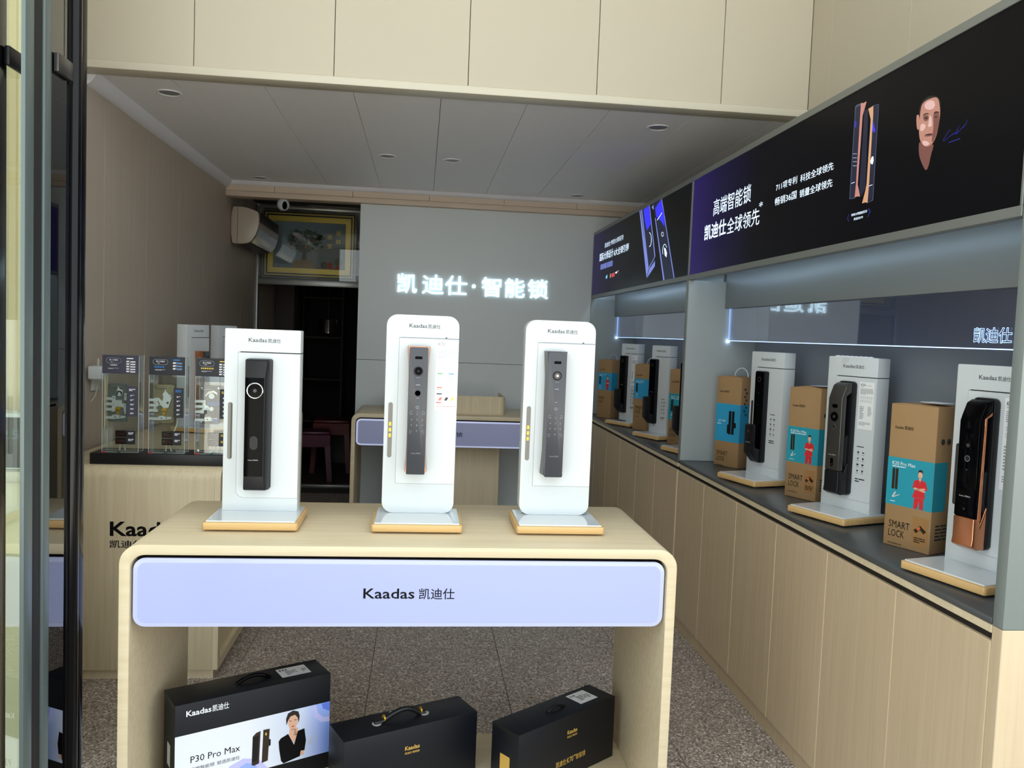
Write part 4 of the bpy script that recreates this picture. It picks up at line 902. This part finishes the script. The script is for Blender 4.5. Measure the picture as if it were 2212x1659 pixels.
decal('printed_figure', 'print_black', sh, g, [[(0.2935, 0.122), (0.300, 0.130), (0.322, 0.138), (0.341, 0.100), (0.352, 0.140), (0.372, 0.143), (0.378, 0.105), (0.374, 0.075), (0.362, 0.076), (0.360, 0.060), (0.310, 0.051), (0.302, 0.060), (0.296, 0.095)]], 0.0007)
decal('signature', 'print_pale', sh, g, [[(0.385, 0.092), (0.398, 0.115), (0.400, 0.113), (0.392, 0.096), (0.414, 0.110), (0.414, 0.108), (0.390, 0.090)]], 0.0006)
MB().tube([(0.185+0.10*i/12, 0.060, 0.297+0.016*math.sin(math.pi*i/12)) for i in range(13)], 0.006, 8).build('handle', 'black_gloss', o)
lbp = decal('shipping_label', 'label_paper', o, ft_, [R(0.315, 0.405, 0.036, 0.102)], 0.0006)
decal('label_print', 'print_dark', lbp, ft_, lines(0.322, 0.082, 0.06, 0.012, 1, rn, 0.9, (0.4, 0.9))+lines(0.335, 0.045, 0.035, 0.032, 4, rn, 0.4)+lines(0.385, 0.05, 0.015, 0.025, 3, rn, 0.4), 0.0009)
decal('side_sticker', 'print_pale', o, fs, [R(0.045, 0.080, 0.10, 0.165)], 0.0005)
o, f, ft_, fs = black_carton('low black carry carton with rope handle in the middle of the shelf', (-0.181, 2.292), rad(25.2), 0.428, 0.126, 0.190)
text('logo', 'Kaadas', 'gold_foil', o, f, 0.188, 0.1215, 0.047, 0.0125, off=0.02, e=0.0005)
text('logo', '凯迪仕·智能锁', 'gold_foil', o, f, 0.188, 0.1095, 0.047, 0.0068, off=0.01, e=0.0005)
MB().tube([(0.115+0.012*(1-abs(i-8)/8)+0.165*i/16, 0.062, 0.194+0.024*max(0, math.sin(math.pi*(i-2)/12))) for i in range(17)], 0.0075, 8).build('handle', 'black_satin', o)
for x in (0.143, 0.262): MB().lathe((x, 0.062, 0.203), 'X', [(0, 0.0098), (0.004, 0.0098)], 16).build('handle_ring', 'brass', o)
for x in (0.118, 0.272): MB().cyl((x+0.005, 0.062, 0.1902), 'Z', 0.014, 0.002, 16).build('handle_tab', 'silver', o)
decal('small_label', 'print_pale', o, ft_, [R(0.185, 0.222, 0.100, 0.118)], 0.0006)
o, f, ft_, fs = black_carton('low black carry carton with gold lettering and paper label, right end of shelf', (0.314, 2.299), rad(36.4), 0.4226, 0.117, 0.198)
box('lid_edge', 'black', o, -0.0012, 0.0, 0.002, 0.115, 0.188, 0.1985); box('lid_edge', 'black', o, 0.4226, 0.4266, 0.002, 0.115, 0.0, 0.1975)
text('logo', 'Kaadas', 'gold_foil', o, f, 0.205, 0.138, 0.044, 0.0125, off=0.02, e=0.0005)
text('logo', '凯迪仕·智能锁', 'gold_foil', o, f, 0.205, 0.1265, 0.044, 0.0068, off=0.01, e=0.0005)
text('lettering', '凯迪仕', 'gold_foil', o, f, 0.160, 0.0465, 0.044, 0.019, off=0.004, e=0.0005); text('lettering', 'K70', 'gold_foil', o, f, 0.208, 0.047, 0.028, 0.0175, off=0.004, e=0.0005)
text('lettering', '智能锁', 'gold_foil', o, f, 0.247, 0.0475, 0.044, 0.018, off=0.004, e=0.0005)
decal('lettering', 'gold_foil', o, f, [R(0.2375, 0.2455, 0.061, 0.0645)], 0.0005)
decal('gold_square', 'gold_foil', o, fs, [rrect(0.040, 0.082, 0.070, 0.118, 0.003)], 0.0005)
MB().box(0.165, 0.25, 0.045, 0.066, 0.1978, 0.1984).build('handle_slot', 'black', o)
MB().tube([(0.17+0.075*i/10, 0.055, 0.1985+0.012*math.sin(math.pi*i/10)) for i in range(11)], 0.005, 6).build('handle', 'black_satin', o)
lbp = decal('shipping_label', 'label_paper', o, ft_, [R(0.295, 0.375, 0.030, 0.098)], 0.0006)
decal('label_print', 'print_dark', lbp, ft_, lines(0.302, 0.078, 0.055, 0.011, 1, rn, 0.9, (0.4, 0.9))+lines(0.315, 0.042, 0.035, 0.032, 4, rn, 0.4)+lines(0.352, 0.045, 0.015, 0.025, 3, rn, 0.4), 0.0009)

# ================================================================ clear lock models on the left counter
db = thing('model_base', 'long black base with red and green buttons on the left counter', 'base', (-1.0225, 3.45, TZ))
box('slab', 'black', db, -0.2575, 0.2575, -0.068, 0.075, 0, 0.044, 0.002)
for k in range(3):
    for dx, m in ((-0.212+k*0.178, 'red_plastic'), (-0.155+k*0.178, 'green_plastic')):
        MB().lathe((dx, -0.052, 0.044), 'Z', [(0, 0.0062), (0.003, 0.0062), (0.005, 0.004), (0.0055, 0)], 14).build('button', m, db)
def model(label, x, head, accent, kind, seed):
    rnd = random.Random(seed); H = 0.385; w = 0.138; d = 0.058
    o = thing('lock_model', label, 'lock model', (x, 3.412, TZ+0.0442), 0, 'clear lock models on the left counter')
    th = 0.004
    cs = MB().box(0, w, 0, th, 0, H).box(0, w, d-th, d, 0, H).box(0, th, th, d-th, 0, H).box(w-th, w, th, d-th, 0, H).box(th, w-th, th, d-th, 0, 0.006).build('acrylic_case', 'acrylic', o)
    for ex_, ey_ in ((0, 0), (w, 0), (0, d), (w, d)): box('case_edge_shine', 'edge_shine', cs, ex_-0.0007, ex_+0.0007, ey_-0.0007, ey_+0.0007, 0, H)  # thin pale strips paint in the shine along the case edges
    for ey_ in (0, d): box('case_edge_shine', 'edge_shine', cs, 0, w, ey_-0.0007, ey_+0.0007, 0.0, 0.0012)
    f = Fr((0, 0, 0), (1, 0, 0))
    hp = MB().prism(R(0.0, 0.137, H-0.073, H), 'Y', -0.0002, -0.0022).build('title_plate', head, o)
    fh = Fr((0, -0.0022, 0), (1, 0, 0))
    oo = rrect(0.014, 0.071, H-0.032, H-0.011, 0.010, 5); ii = rrect(0.0147, 0.0703, H-0.0313, H-0.0117, 0.0093, 5)
    decal('title_ring', 'print_pale', hp, fh, [oo+[oo[0], ii[0]]+list(reversed(ii))], 0.0003)
    text('lettering', {1: '第一代锁体', 2: '第二代锁体', 3: '第三代锁体'}[kind], 'print_white', hp, fh, 0.026, H-0.0225, 0.033, 0.0068, off=0.01, e=0.0004)
    decal('small_print', 'print_pale', hp, fh, lines(0.032, H-0.0285, 0.02, 0.0035, 1, rnd)+lines(0.022, H-0.056, 0.04, 0.005, 2, rnd), 0.0004)
    if kind == 1: text('lettering', '机械锁体', 'print_white', hp, fh, 0.030, H-0.0425, 0.026, 0.0065, off=0.01, e=0.0004)
    else: decal('lettering_bar', accent, hp, fh, lines(0.020, H-0.0445, 0.044+0.012*(kind == 3), 0.0065, 1, rnd, 0.95, (0.9, 1.6)), 0.0004)
    decal('title_tag', accent, hp, fh, [[(0.090, H-0.014), (0.093, H-0.0098), (0.118, H-0.0098), (0.115, H-0.014)]], 0.0004)
    for k in range(3 if kind == 2 else 5):
        zz = H-0.021-k*(0.0115 if kind == 2 else 0.0098)
        decal('title_tag', 'print_white', hp, fh, [rrect(0.090, 0.106, zz-0.006, zz, 0.002, 3), rrect(0.100, 0.125, zz-0.0065, zz-0.0015, 0.0024, 3)], 0.0004)
        if kind == 2: decal('title_tag', accent, hp, fh, [rrect(0.106, 0.1245, zz-0.006, zz-0.002, 0.0018, 3)], 0.0006)
    # mechanism
    cz0, cz1 = 0.118, 0.272
    ps = MB().prism(rrect(0.012, 0.090, cz0, cz1, 0.010, 4), 'Y', 0.026, 0.030).build('case_plate', {1: 'zinc_dark', 2: 'zinc_tan', 3: 'zinc_black'}[kind], o)
    y0 = 0.0258
    for z, n in ((0.21, 0), (0.189, 0), (0.168, 0), (0.135, 0)): box('bolt', 'silver', ps, -0.006 if kind != 1 else 0.006, 0.030, 0.014, 0.026, z-0.0055, z+0.0055, 0.001, 1)
    if kind == 1: box('strike_plate', 'oak_joint', ps, 0.0045, 0.0075, 0.010, 0.034, 0.09, 0.30)
    def holed(name, m, pts, ya, yb, holes):
        q = MB().prism(pts, 'Y', ya, yb).build(name, m, ps, bevel=0.0008, seg=1)
        for hx_, hz_, hr in holes: MB().cyl((hx_, ya-0.0004, hz_), 'Y', hr, 0.0008, 14).build('hole', 'zinc_black', q)
    if kind == 1:
        holed('lever', 'silver', [(0.028, 0.158), (0.030, 0.222), (0.041, 0.222), (0.041, 0.205), (0.066, 0.205), (0.066, 0.192), (0.084, 0.192), (0.084, 0.150), (0.076, 0.150), (0.074, 0.176), (0.050, 0.180), (0.044, 0.160)], 0.019, 0.0255, [(0.036, 0.214, 0.0022), (0.036, 0.185, 0.0016), (0.078, 0.184, 0.002), (0.078, 0.156, 0.0016)])
        holed('arm', 'silver', [(0.046, 0.226), (0.050, 0.250), (0.054, 0.262), (0.058, 0.250), (0.072, 0.246), (0.070, 0.226)], 0.016, 0.019, [])
        holed('slide', 'silver', [(0.076, 0.205), (0.086, 0.205), (0.086, 0.234), (0.076, 0.234)], 0.019, 0.0255, [(0.081, 0.224, 0.002)])
    elif kind == 2:
        holed('lever', 'silver', [(0.012, 0.162), (0.012, 0.218), (0.030, 0.220), (0.046, 0.206), (0.050, 0.228), (0.056, 0.256), (0.062, 0.236), (0.080, 0.232), (0.082, 0.222), (0.070, 0.180), (0.050, 0.178), (0.040, 0.190), (0.024, 0.186), (0.022, 0.160)], 0.017, 0.0255, [(0.017, 0.166, 0.0022), (0.018, 0.196, 0.0018), (0.066, 0.200, 0.005), (0.078, 0.226, 0.0022)])
        holed('slot', 'zinc_tan', [(0.022, 0.212), (0.026, 0.214), (0.038, 0.194), (0.034, 0.191)], 0.0164, 0.0172, [])
    else:
        holed('lever', 'silver', [(0.014, 0.160), (0.014, 0.176), (0.022, 0.178), (0.022, 0.206), (0.016, 0.212), (0.034, 0.216), (0.034, 0.196), (0.048, 0.190), (0.048, 0.176), (0.030, 0.174), (0.030, 0.160)], 0.018, 0.0255, [(0.024, 0.170, 0.002), (0.040, 0.183, 0.002)])
        holed('arm', 'steel', [(0.030, 0.232), (0.044, 0.250), (0.066, 0.256), (0.080, 0.246), (0.082, 0.232), (0.074, 0.240), (0.062, 0.246), (0.046, 0.240), (0.034, 0.228)], 0.018, 0.0255, [(0.078, 0.240, 0.0016)])
    holed('slide', 'silver', [(0.028, 0.128), (0.080, 0.134), (0.080, 0.144), (0.060, 0.142), (0.050, 0.149), (0.030, 0.146)], 0.020, 0.0255, [(0.042, 0.137, 0.0028), (0.060, 0.138, 0.0022)])
    box('hinge_clip', 'acrylic', o, 0.004, 0.016, 0.006, 0.016, 0.29, 0.31); box('hinge_clip', 'acrylic', o, 0.004, 0.016, 0.006, 0.016, 0.085, 0.105)
    MB().lathe((0.058, 0.019, 0.232), 'Y', [(0, 0.0115), (-0.003, 0.011), (-0.003, 0.006), (0.002, 0.006), (0.002, 0.0)], 20).build('follower', 'silver', ps)
    MB().tube([(0.018, 0.021, 0.256), (0.060, 0.021, 0.258)], 0.0022, 6).build('spring', 'steel', ps)
    if kind < 3:
        MB().cyl((0.053, 0.012, 0.171), 'Y', 0.0088, 0.012, 16).box(0.0485, 0.0575, 0.012, 0.024, 0.150, 0.168).build('cylinder', 'brass', ps, bevel=0.0006, seg=1)
    else:
        MB().lathe((0.058, 0.019, 0.180), 'Y', [(0, 0.009), (-0.003, 0.0085), (-0.003, 0.004)], 16).build('gear', 'silver', ps)
        box('circuit_board', 'pcb_blue', ps, 0.045, 0.088, 0.0215, 0.024, 0.193, 0.210)
        box('motor', 'pcb_blue', ps, 0.062, 0.088, 0.018, 0.0255, 0.124, 0.140, 0.002)
    for cx, cz in ((0.018, 0.264), (0.083, 0.264), (0.018, 0.126), (0.083, 0.126)): MB().cyl((cx, 0.022, cz), 'Y', 0.0028, 0.004, 10).build('screw', 'chrome', ps)
    # dark text card, two small counters
    cc = 'card_violet' if kind == 1 else 'card_dark'
    ca = MB().prism(R(0.094, 0.1325, 0.143, 0.262), 'Y', -0.0002, -0.0012).build('text_card', cc, o); fc = Fr((0, -0.0012, 0), (1, 0, 0))
    decal('small_print', 'print_white' if kind == 1 else accent, ca, fc, lines(0.101, 0.243, 0.024, 0.010, 2, rnd, 0.6), 0.0003)
    decal('small_print', 'print_white', ca, fc, [q for k in range(5) for q in lines(0.106, 0.222-k*0.0175, 0.014, 0.007, 2, rnd, 0.6)], 0.0003)
    for k in range(2):
        z = 0.060-k*0.029
        sc = box('counter_display', 'black_satin', o, 0.048, 0.091, 0.006, 0.018, z, z+0.026, 0.0015)
        decal('display_window', 'screen_dark', sc, Fr((0, 0.006, 0), (1, 0, 0)), [R(0.052, 0.087, z+0.004, z+0.022)], 0.0004)
        text('digits', '888', 'segment_off', sc, Fr((0, 0.006, 0), (1, 0, 0)), 0.054, z+0.006, 0.03, 0.014, e=0.0008)
    cb = MB().prism(R(0.093, 0.126, 0.032, 0.086), 'Y', -0.0002, -0.0012).build('text_card', 'card_dark', o)
    decal('small_print', 'print_white' if kind < 3 else accent, cb, fc, [q for z in (0.070, 0.044) for q in lines(0.100, z, 0.02, 0.010, 2, rnd, 0.6)], 0.0003)
    MB().tube([(0.062, 0.022, 0.030), (0.060, 0.022, 0.006)], 0.0022, 6).build('cable', 'cable_white', o)
    MB().tube([(0.076, 0.022, 0.030), (0.077, 0.022, 0.018), (0.082, 0.022, 0.006)], 0.0022, 6).build('cable', 'cable_white', o)
    if kind == 2: MB().tube([(0.105, 0.022, 0.145), (0.102, 0.022, 0.115), (0.092, 0.022, 0.086)], 0.0026, 6).build('cable', 'cable_white', o)
    for cx in (0.014, 0.124): MB().cyl((cx, -0.002, 0.014), 'Y', 0.004, 0.002, 12).build('screw', 'chrome', o)
    return o
model('clear acrylic lock model with violet title plate, leftmost on the black base', -1.245, 'card_violet', 'print_white', 1, 31)
model('clear acrylic lock model with blue-lettered title plate, middle of the black base', -1.068, 'card_dark', 'blue_ink', 2, 32)
model('clear acrylic lock model with yellow-lettered title plate beside the front stand', -0.890, 'card_dark', 'yellow_ink', 3, 33)
# socket and charger on the left wall
so = thing('wall_socket', 'white wall socket at the left edge behind the charger', 'socket', (LW, 3.875, 1.10))
box('plate', 'white_paint', so, 0.0005, 0.010, -0.043, 0.043, 0, 0.086, 0.002)
box('rocker', 'white_paint', so, 0.010, 0.013, -0.012, 0.012, 0.03, 0.056, 0.001)
ad = thing('charger', 'white square power adapter plugged into the wall socket', 'charger', (LW+0.0105, 3.80, 1.155))
box('block', 'white_paint', ad, 0.003, 0.06, -0.035, 0.033, 0, 0.058, 0.006, 3)
MB().tube([(0.035, 0.0, 0.058), (0.035, 0.004, 0.078), (0.03, 0.012, 0.090), (0.024, 0.020, 0.080), (0.02, 0.034, 0.03), (0.02, 0.036, -0.02), (0.016, 0.022, -0.075), (0.012, -0.02, -0.10)], 0.0018, 6).build('cable', 'cable_white', ad)

# ================================================================ ceiling downlights
for nm, (x, y) in (('front left downlight in the grey ceiling nearest the left wall', (-1.179, 4.0)), ('back left downlight above the air conditioner', (-1.176, 6.11)), ('left one of the two downlights in mid ceiling', (-0.243, 5.10)),
                   ('right one of the two downlights in mid ceiling', (0.149, 5.11)), ('front right downlight above the farther sign', (1.117, 4.03)), ('back right downlight close to the back wall', (1.108, 6.10))):
    o = thing('downlight', 'unlit round '+nm, 'downlight', (x, y, CEIL), 0, 'round recessed downlights')
    MB().lathe((0, 0, 0), 'Z', [(0.0, 0.056), (-0.004, 0.055), (-0.005, 0.050), (-0.001, 0.044), (0.0, 0.044)], 28).build('trim_ring', 'cornice', o)
    MB().lathe((0, 0, -0.0009), 'Z', [(0, 0.044), (-0.0002, 0.0)], 24).build('lamp_glass', 'grey_niche', o)

# ================================================================ back-left corner: air conditioner, camera, picture, storeroom
z5 = lambda x, y, Y: px(480+x*0.14467, 400+y*0.14467, 'Y', Y)
ac = thing('air_conditioner', 'cream wall air conditioner seen end-on in the back left corner', 'air conditioner', (LW, 6.45, 2.03))
pr = [(z5(x, y, 6.45).x-LW, z5(x, y, 6.45).z-2.03) for x, y in ((125, 860), (215, 870), (330, 872), (420, 850), (490, 760), (532, 650), (548, 560), (545, 400), (470, 365), (350, 325), (240, 315), (125, 312))]
pr = [(max(a, 0.002), b) for a, b in pr]
MB().prism(smoothed(pr, 1), 'Y', 0, 0.86).build('housing', 'ac_white', ac, bevel=0.006)
decal('end_seam', 'store_dark', ac, Fr((0, 0, 0), (1, 0, 0)), [[(pr[0][0]+0.045, pr[1][1]+0.002), (pr[0][0]+0.0475, pr[1][1]+0.002), (pr[0][0]+0.0505, pr[10][1]-0.002), (pr[0][0]+0.048, pr[10][1]-0.002)]], 0.0008)
a, b = pr[4], pr[5]
fl2 = [(pr[3][0]+0.004, pr[3][1]-0.003), (pr[4][0]+0.005, pr[4][1]-0.002), (pr[5][0]+0.005, pr[5][1]), (pr[5][0]-0.004, pr[5][1]+0.002), (pr[4][0]-0.004, pr[4][1]+0.004), (pr[3][0]-0.004, pr[3][1]+0.006)]
MB().prism(fl2, 'Y', 0.02, 0.84).build('outlet_flap', 'ac_flap', ac)
MB().prism([(pr[3][0]-0.10, pr[2][1]-0.006), (pr[3][0]-0.005, pr[3][1]-0.008), (pr[3][0]-0.008, pr[3][1]+0.004), (pr[3][0]-0.10, pr[2][1]+0.003)], 'Y', 0.03, 0.83).build('outlet_vane', 'black_satin', ac)
for k in range(9): box('grille_slat', 'store_dark', ac, pr[6][0]-0.004, pr[6][0]+0.0035, 0.03, 0.83, pr[6][1]+0.008+k*0.009, pr[6][1]+0.0125+k*0.009)
p = px(612, 442, 'Y', 6.36)
cm = thing('security_camera', 'white ball security camera hanging under the back beam', 'camera', (p.x, 6.36, p.z))
MB().cyl((0, 0, 0.028), 'Z', 0.030, 2.3495-p.z-0.028, 20).build('mount', 'white_paint', cm)
MB().sphere((0, 0, 0), 0.046, 24, 16).build('ball', 'white_paint', cm)
MB().sphere((0.014, -0.027, -0.008), 0.0265, 20, 12, (0.75, 1, 1.15)).build('lens_face', 'black_gloss', cm)
MB().sphere((0.012, -0.052, 0.004), 0.0045, 10, 8).build('lens', 'gunmetal', cm)
pc = thing('framed_picture', 'gilt-framed embroidery of a fruit tree behind the transom glass', 'picture', (-1.008, 7.52, 1.832))
def framing(name, m, x0, x1, z0, z1, w, ya, yb):
    return MB().prism([(x0, z0), (x1, z0), (x1-w, z0+w), (x0+w, z0+w)], 'Y', ya, yb).prism([(x1, z0), (x1, z1), (x1-w, z1-w), (x1-w, z0+w)], 'Y', ya, yb).prism([(x1, z1), (x0, z1), (x0+w, z1-w), (x1-w, z1-w)], 'Y', ya, yb).prism([(x0, z1), (x0, z0), (x0+w, z0+w), (x0+w, z1-w)], 'Y', ya, yb).build(name, m, pc)
hx, hz = 0.408, 0.600
framing('outer_frame', 'gilt_dark', -hx, hx, 0, hz, 0.030, -0.035, 0.03)
framing('gilt_band', 'gilt', -hx+0.030, hx-0.030, 0.030, hz-0.030, 0.008, -0.042, 0.03)
framing('dark_band', 'gilt_dark', -hx+0.038, hx-0.038, 0.038, hz-0.038, 0.014, -0.034, 0.03)
framing('inner_frame', 'gilt', -hx+0.052, hx-0.052, 0.052, hz-0.052, 0.045, -0.026, 0.03)
bd = MB()
for k in range(46):
    for zz in (0.010, hz-0.010): bd.box(-hx+0.01+k*0.0177, -hx+0.016+k*0.0177, -0.039, -0.035, zz-0.003, zz+0.003)
for k in range(33):
    for xx in (-hx+0.010, hx-0.010): bd.box(xx-0.003, xx+0.003, -0.039, -0.035, 0.012+k*0.0177, 0.018+k*0.0177)
bo = bd.build('beading', 'bead', pc); bo['kind'] = 'stuff'
box('canvas', 'picture_ground', pc, -hx+0.09, hx-0.09, 0.0, 0.02, 0.09, hz-0.09)
fp = Fr((0, 0, 0), (1, 0, 0)); cv = pc
rn = random.Random(9)
decal('painted_trunk', 'bark', pc, fp, [[(-0.075, 0.16), (-0.06, 0.25), (-0.085, 0.29), (-0.04, 0.27), (-0.02, 0.30), (-0.028, 0.25), (-0.03, 0.16)]], 0.001)
decal('painted_pot', 'pot_gold', pc, fp, [[(-0.14, 0.10), (0.03, 0.10), (0.045, 0.115), (0.02, 0.165), (-0.05, 0.175), (-0.12, 0.165), (-0.155, 0.12)], [(0.05, 0.10), (0.08, 0.12), (0.07, 0.14)], [(0.06, 0.19), (0.08, 0.2), (0.07, 0.215)]], 0.0012)
lv = []
for k in range(170):
    r = math.sqrt(rn.random()); a = rn.uniform(0, 2*math.pi); cx = -0.035+0.155*r*math.cos(a); cz = 0.345+0.095*r*math.sin(a); an = rn.uniform(0, 6.28)
    for j in range(3):
        b = an+(j-1)*0.7; l = rn.uniform(0.02, 0.034)
        lv.append([(cx, cz), (cx+l*0.5*math.cos(b+0.3), cz+l*0.5*math.sin(b+0.3)), (cx+l*math.cos(b), cz+l*math.sin(b)), (cx+l*0.5*math.cos(b-0.3), cz+l*0.5*math.sin(b-0.3))])
decal('painted_leaves', 'leaf', pc, fp, lv[:330], 0.0014)['kind'] = 'stuff'
decal('painted_leaves', 'leaf_b', pc, fp, lv[330:], 0.0016)['kind'] = 'stuff'
decal('painted_coins', 'yellow_ink', pc, fp, [ring2(-0.035+dx, 0.33+dz, 0.009) for dx, dz in ((-0.13, 0.04), (0.01, -0.02), (0.09, -0.055), (0.08, 0.05), (-0.11, -0.04))], 0.0018)
decal('painted_knots', 'red_cloth', pc, fp, [R(-0.035+dx-0.006, -0.035+dx+0.006, 0.33+dz-0.022, 0.33+dz) for dx, dz in ((-0.07, 0.06), (-0.125, -0.05), (0.012, -0.035), (0.07, 0.03))], 0.0018)
for ch, u, v in (('招', 0.225, 0.40), ('财', 0.225, 0.325), ('进', 0.150, 0.365), ('宝', 0.150, 0.285)): text('characters', ch, 'gilt', pc, fp, u, v, 0.042, 0.042, off=0.01, e=0.0014)
decal('painted_group', 'sack_grey', pc, fp, [disc(0.13, 0.135, 0.032, 16), disc(0.255, 0.165, 0.036, 16)], 0.0014)
decal('painted_group', 'red_cloth', pc, fp, [[(0.16, 0.105), (0.20, 0.105), (0.195, 0.16), (0.165, 0.165)], [(0.215, 0.11), (0.275, 0.105), (0.25, 0.145)]], 0.0016)
ptg = MB().box(0, 0.07, 0, 0.0006, 0, 0.05).build('glass_label', 'label_paper', loc=(-0.595, 7.4042, 1.83)); tag(ptg, 'small pale paper label stuck on the transom glass', 'label')
# storeroom contents
wd_ = thing('wardrobe', 'brown tall cupboard just inside the dark storeroom doorway', 'cupboard', (-1.345, 8.4, 0))
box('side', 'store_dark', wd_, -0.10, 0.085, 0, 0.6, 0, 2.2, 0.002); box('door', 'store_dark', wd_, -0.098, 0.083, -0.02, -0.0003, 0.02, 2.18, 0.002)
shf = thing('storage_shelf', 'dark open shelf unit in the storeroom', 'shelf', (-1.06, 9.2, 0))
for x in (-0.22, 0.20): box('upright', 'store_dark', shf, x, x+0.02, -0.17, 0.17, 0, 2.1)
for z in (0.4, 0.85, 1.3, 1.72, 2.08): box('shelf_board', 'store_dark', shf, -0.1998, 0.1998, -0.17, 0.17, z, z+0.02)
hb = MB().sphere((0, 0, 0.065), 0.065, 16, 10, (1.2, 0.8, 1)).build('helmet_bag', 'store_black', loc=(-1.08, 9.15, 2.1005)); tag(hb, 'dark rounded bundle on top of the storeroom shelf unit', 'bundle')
def stool(label, loc, rz, m, s=1.0):
    o = thing('plastic_stool', label, 'stool', loc, rz, 'plastic stools in the storeroom'); w = 0.15*s; H = 0.46*s
    box('seat', m, o, -w, w, -w, w, H-0.03, H, 0.008)
    for sx in (-1, 1):
        for sy in (-1, 1):
            MB().prism([(sx*w, sy*w), (sx*(w-0.05), sy*w), (sx*w, sy*(w-0.05))], 'Z', H-0.03, 0, [(sx*(w+0.03), sy*(w+0.03)), (sx*(w-0.015), sy*(w+0.03)), (sx*(w+0.03), sy*(w-0.015))]).build('leg', m, o)
    for sy in (-1, 1): box('rail', m, o, -w-0.005, w+0.005, sy*(w+0.004)-0.006, sy*(w+0.004)+0.006, H-0.14, H-0.03)
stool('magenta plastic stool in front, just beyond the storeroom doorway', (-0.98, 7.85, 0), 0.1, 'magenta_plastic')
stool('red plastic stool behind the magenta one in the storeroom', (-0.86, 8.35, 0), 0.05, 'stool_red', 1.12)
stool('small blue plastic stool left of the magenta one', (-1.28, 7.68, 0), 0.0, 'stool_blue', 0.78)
sk = MB().loft([[(0.15*k*math.cos(a), 0.1*k*math.sin(a), z) for a in [2*math.pi*i/14 for i in range(14)]] for z, k in ((0, 0.9), (0.1, 1.05), (0.25, 1.0), (0.38, 0.8), (0.44, 0.45))]).build('grey_sack', 'sack_grey', loc=(-0.80, 8.9, 0.0)); tag(sk, 'pale grey sack slumped at the back of the storeroom', 'sack')
pan = thing('steel_pot', 'shiny pot hanging high at the back of the storeroom', 'pot', (-0.98, 8.88, 1.36))
MB().tube([(0, 0, 0.14), (0, 0, 1.09)], 0.003, 6).build('cord', 'cable_black', pan)
MB().lathe((0, 0, 0), 'Z', [(0, 0.0), (0.0, 0.09), (0.14, 0.10), (0.145, 0.104), (0.145, 0.0)], 18).build('bowl', 'chrome', pan)
MB().tube([(0.1, 0, 0.12), (0.14, 0, 0.13), (0.14, 0, 0.09), (0.1, 0, 0.08)], 0.006, 6).build('handle', 'chrome', pan)

# ================================================================ glass shop-front door leaves at the left
def leaf(label, x, parts, z1):
    o = thing('glass_door_leaf', label, 'glass door', (x, parts[0][1], 0.02), 0, 'folded glass shop-front doors'); y0 = parts[0][1]
    for nm, a, b, m, xa, xb in parts: box(nm, m, o, xa, xb, a-y0 if nm == 'pane' else a-y0, b-y0, 0.0, z1, 0.004 if nm != 'pane' else 0.0)
    return o
la = leaf('outer glass door leaf at the left edge with black stile', -0.835, [('stile', 1.700, 1.772, 'frame_black', -0.03, 0.004), ('pane', 1.7721, 1.98, 'door_glass_clear', -0.010, -0.004)], 2.75)
K = 0.887; BX = -0.661
lb2 = leaf('inner glass door leaf with wide black stile beside the oak counter', BX, [('stile', 1.662*K, 1.700*K-0.0002, 'frame_grey', -0.011, -0.002), ('gasket', 1.700*K, 1.7375*K-0.0002, 'rubber', -0.010, -0.004), ('stile', 1.7375*K, 1.769*K-0.0002, 'frame_grey', -0.012, 0.0), ('pane', 1.769*K, 1.853*K-0.0002, 'door_glass', -0.008, -0.004)], 2.75)
y0 = 1.662*K; y1 = 1.853*K-y0
MB().prism([(-0.018, y1), (-0.002, y1), (-0.002, y1+0.014)]+arc(-0.004, y1+0.028, 0.013, -80, 80, 8)+[(-0.004, y1+0.045), (0.0, y1+0.056), (-0.001, y1+0.078), (-0.018, y1+0.078)], 'Z', 0, 2.75).build('stile', 'frame_black', lb2)
z = px(25, 125, 'X', -0.83).z-0.02
MB().box(0.004, 0.016, 1.755-1.70, 1.862-1.70, z-0.022, z+0.016).build('hinge_bracket', 'black_satin', la, bevel=0.004)
z = px(125, 135, 'X', BX).z-0.02
box('hinge_bracket', 'gunmetal', lb2, -0.0039, 0.006, 1.782*K-y0, 1.852*K-y0, z-0.018, z+0.016, 0.003)
# pale pedestal with a dark clock display, seen through the outer leaf
pd = thing('pedestal', 'cream pedestal seen through the glass at the left edge', 'pedestal', (-1.25, 2.45, 0))
zt = px(25, 1018, 'Y', 2.45).z
box('column', 'far_cream', pd, -0.16, 0.155, 0, 0.2, 0.0, zt-0.03); box('top', 'cream_trim', pd, -0.17, 0.165, -0.01, 0.21, zt-0.0299, zt, 0.004)
ck = thing('clock_display', 'dark digital clock box standing on the cream pedestal', 'clock', (-1.25, 2.46, zt+0.0004))
zb = px(25, 893, 'Y', 2.46).z-zt
box('case', 'white_paint', ck, -0.15, 0.155, 0.004, 0.10, 0, zb, 0.008); box('screen', 'black_satin', ck, -0.145, 0.150, 0.0, 0.0038, 0.008, zb-0.012, 0.001)
mat('clock_ink', (40, 90, 92), 0.5, emit=(40, 90, 92), es=0.2)
text('digits', '12:25', 'clock_ink', ck, Fr((0, 0, 0), (1, 0, 0)), 0.02, zb*0.55, 0.11, zb*0.16, e=0.0006)
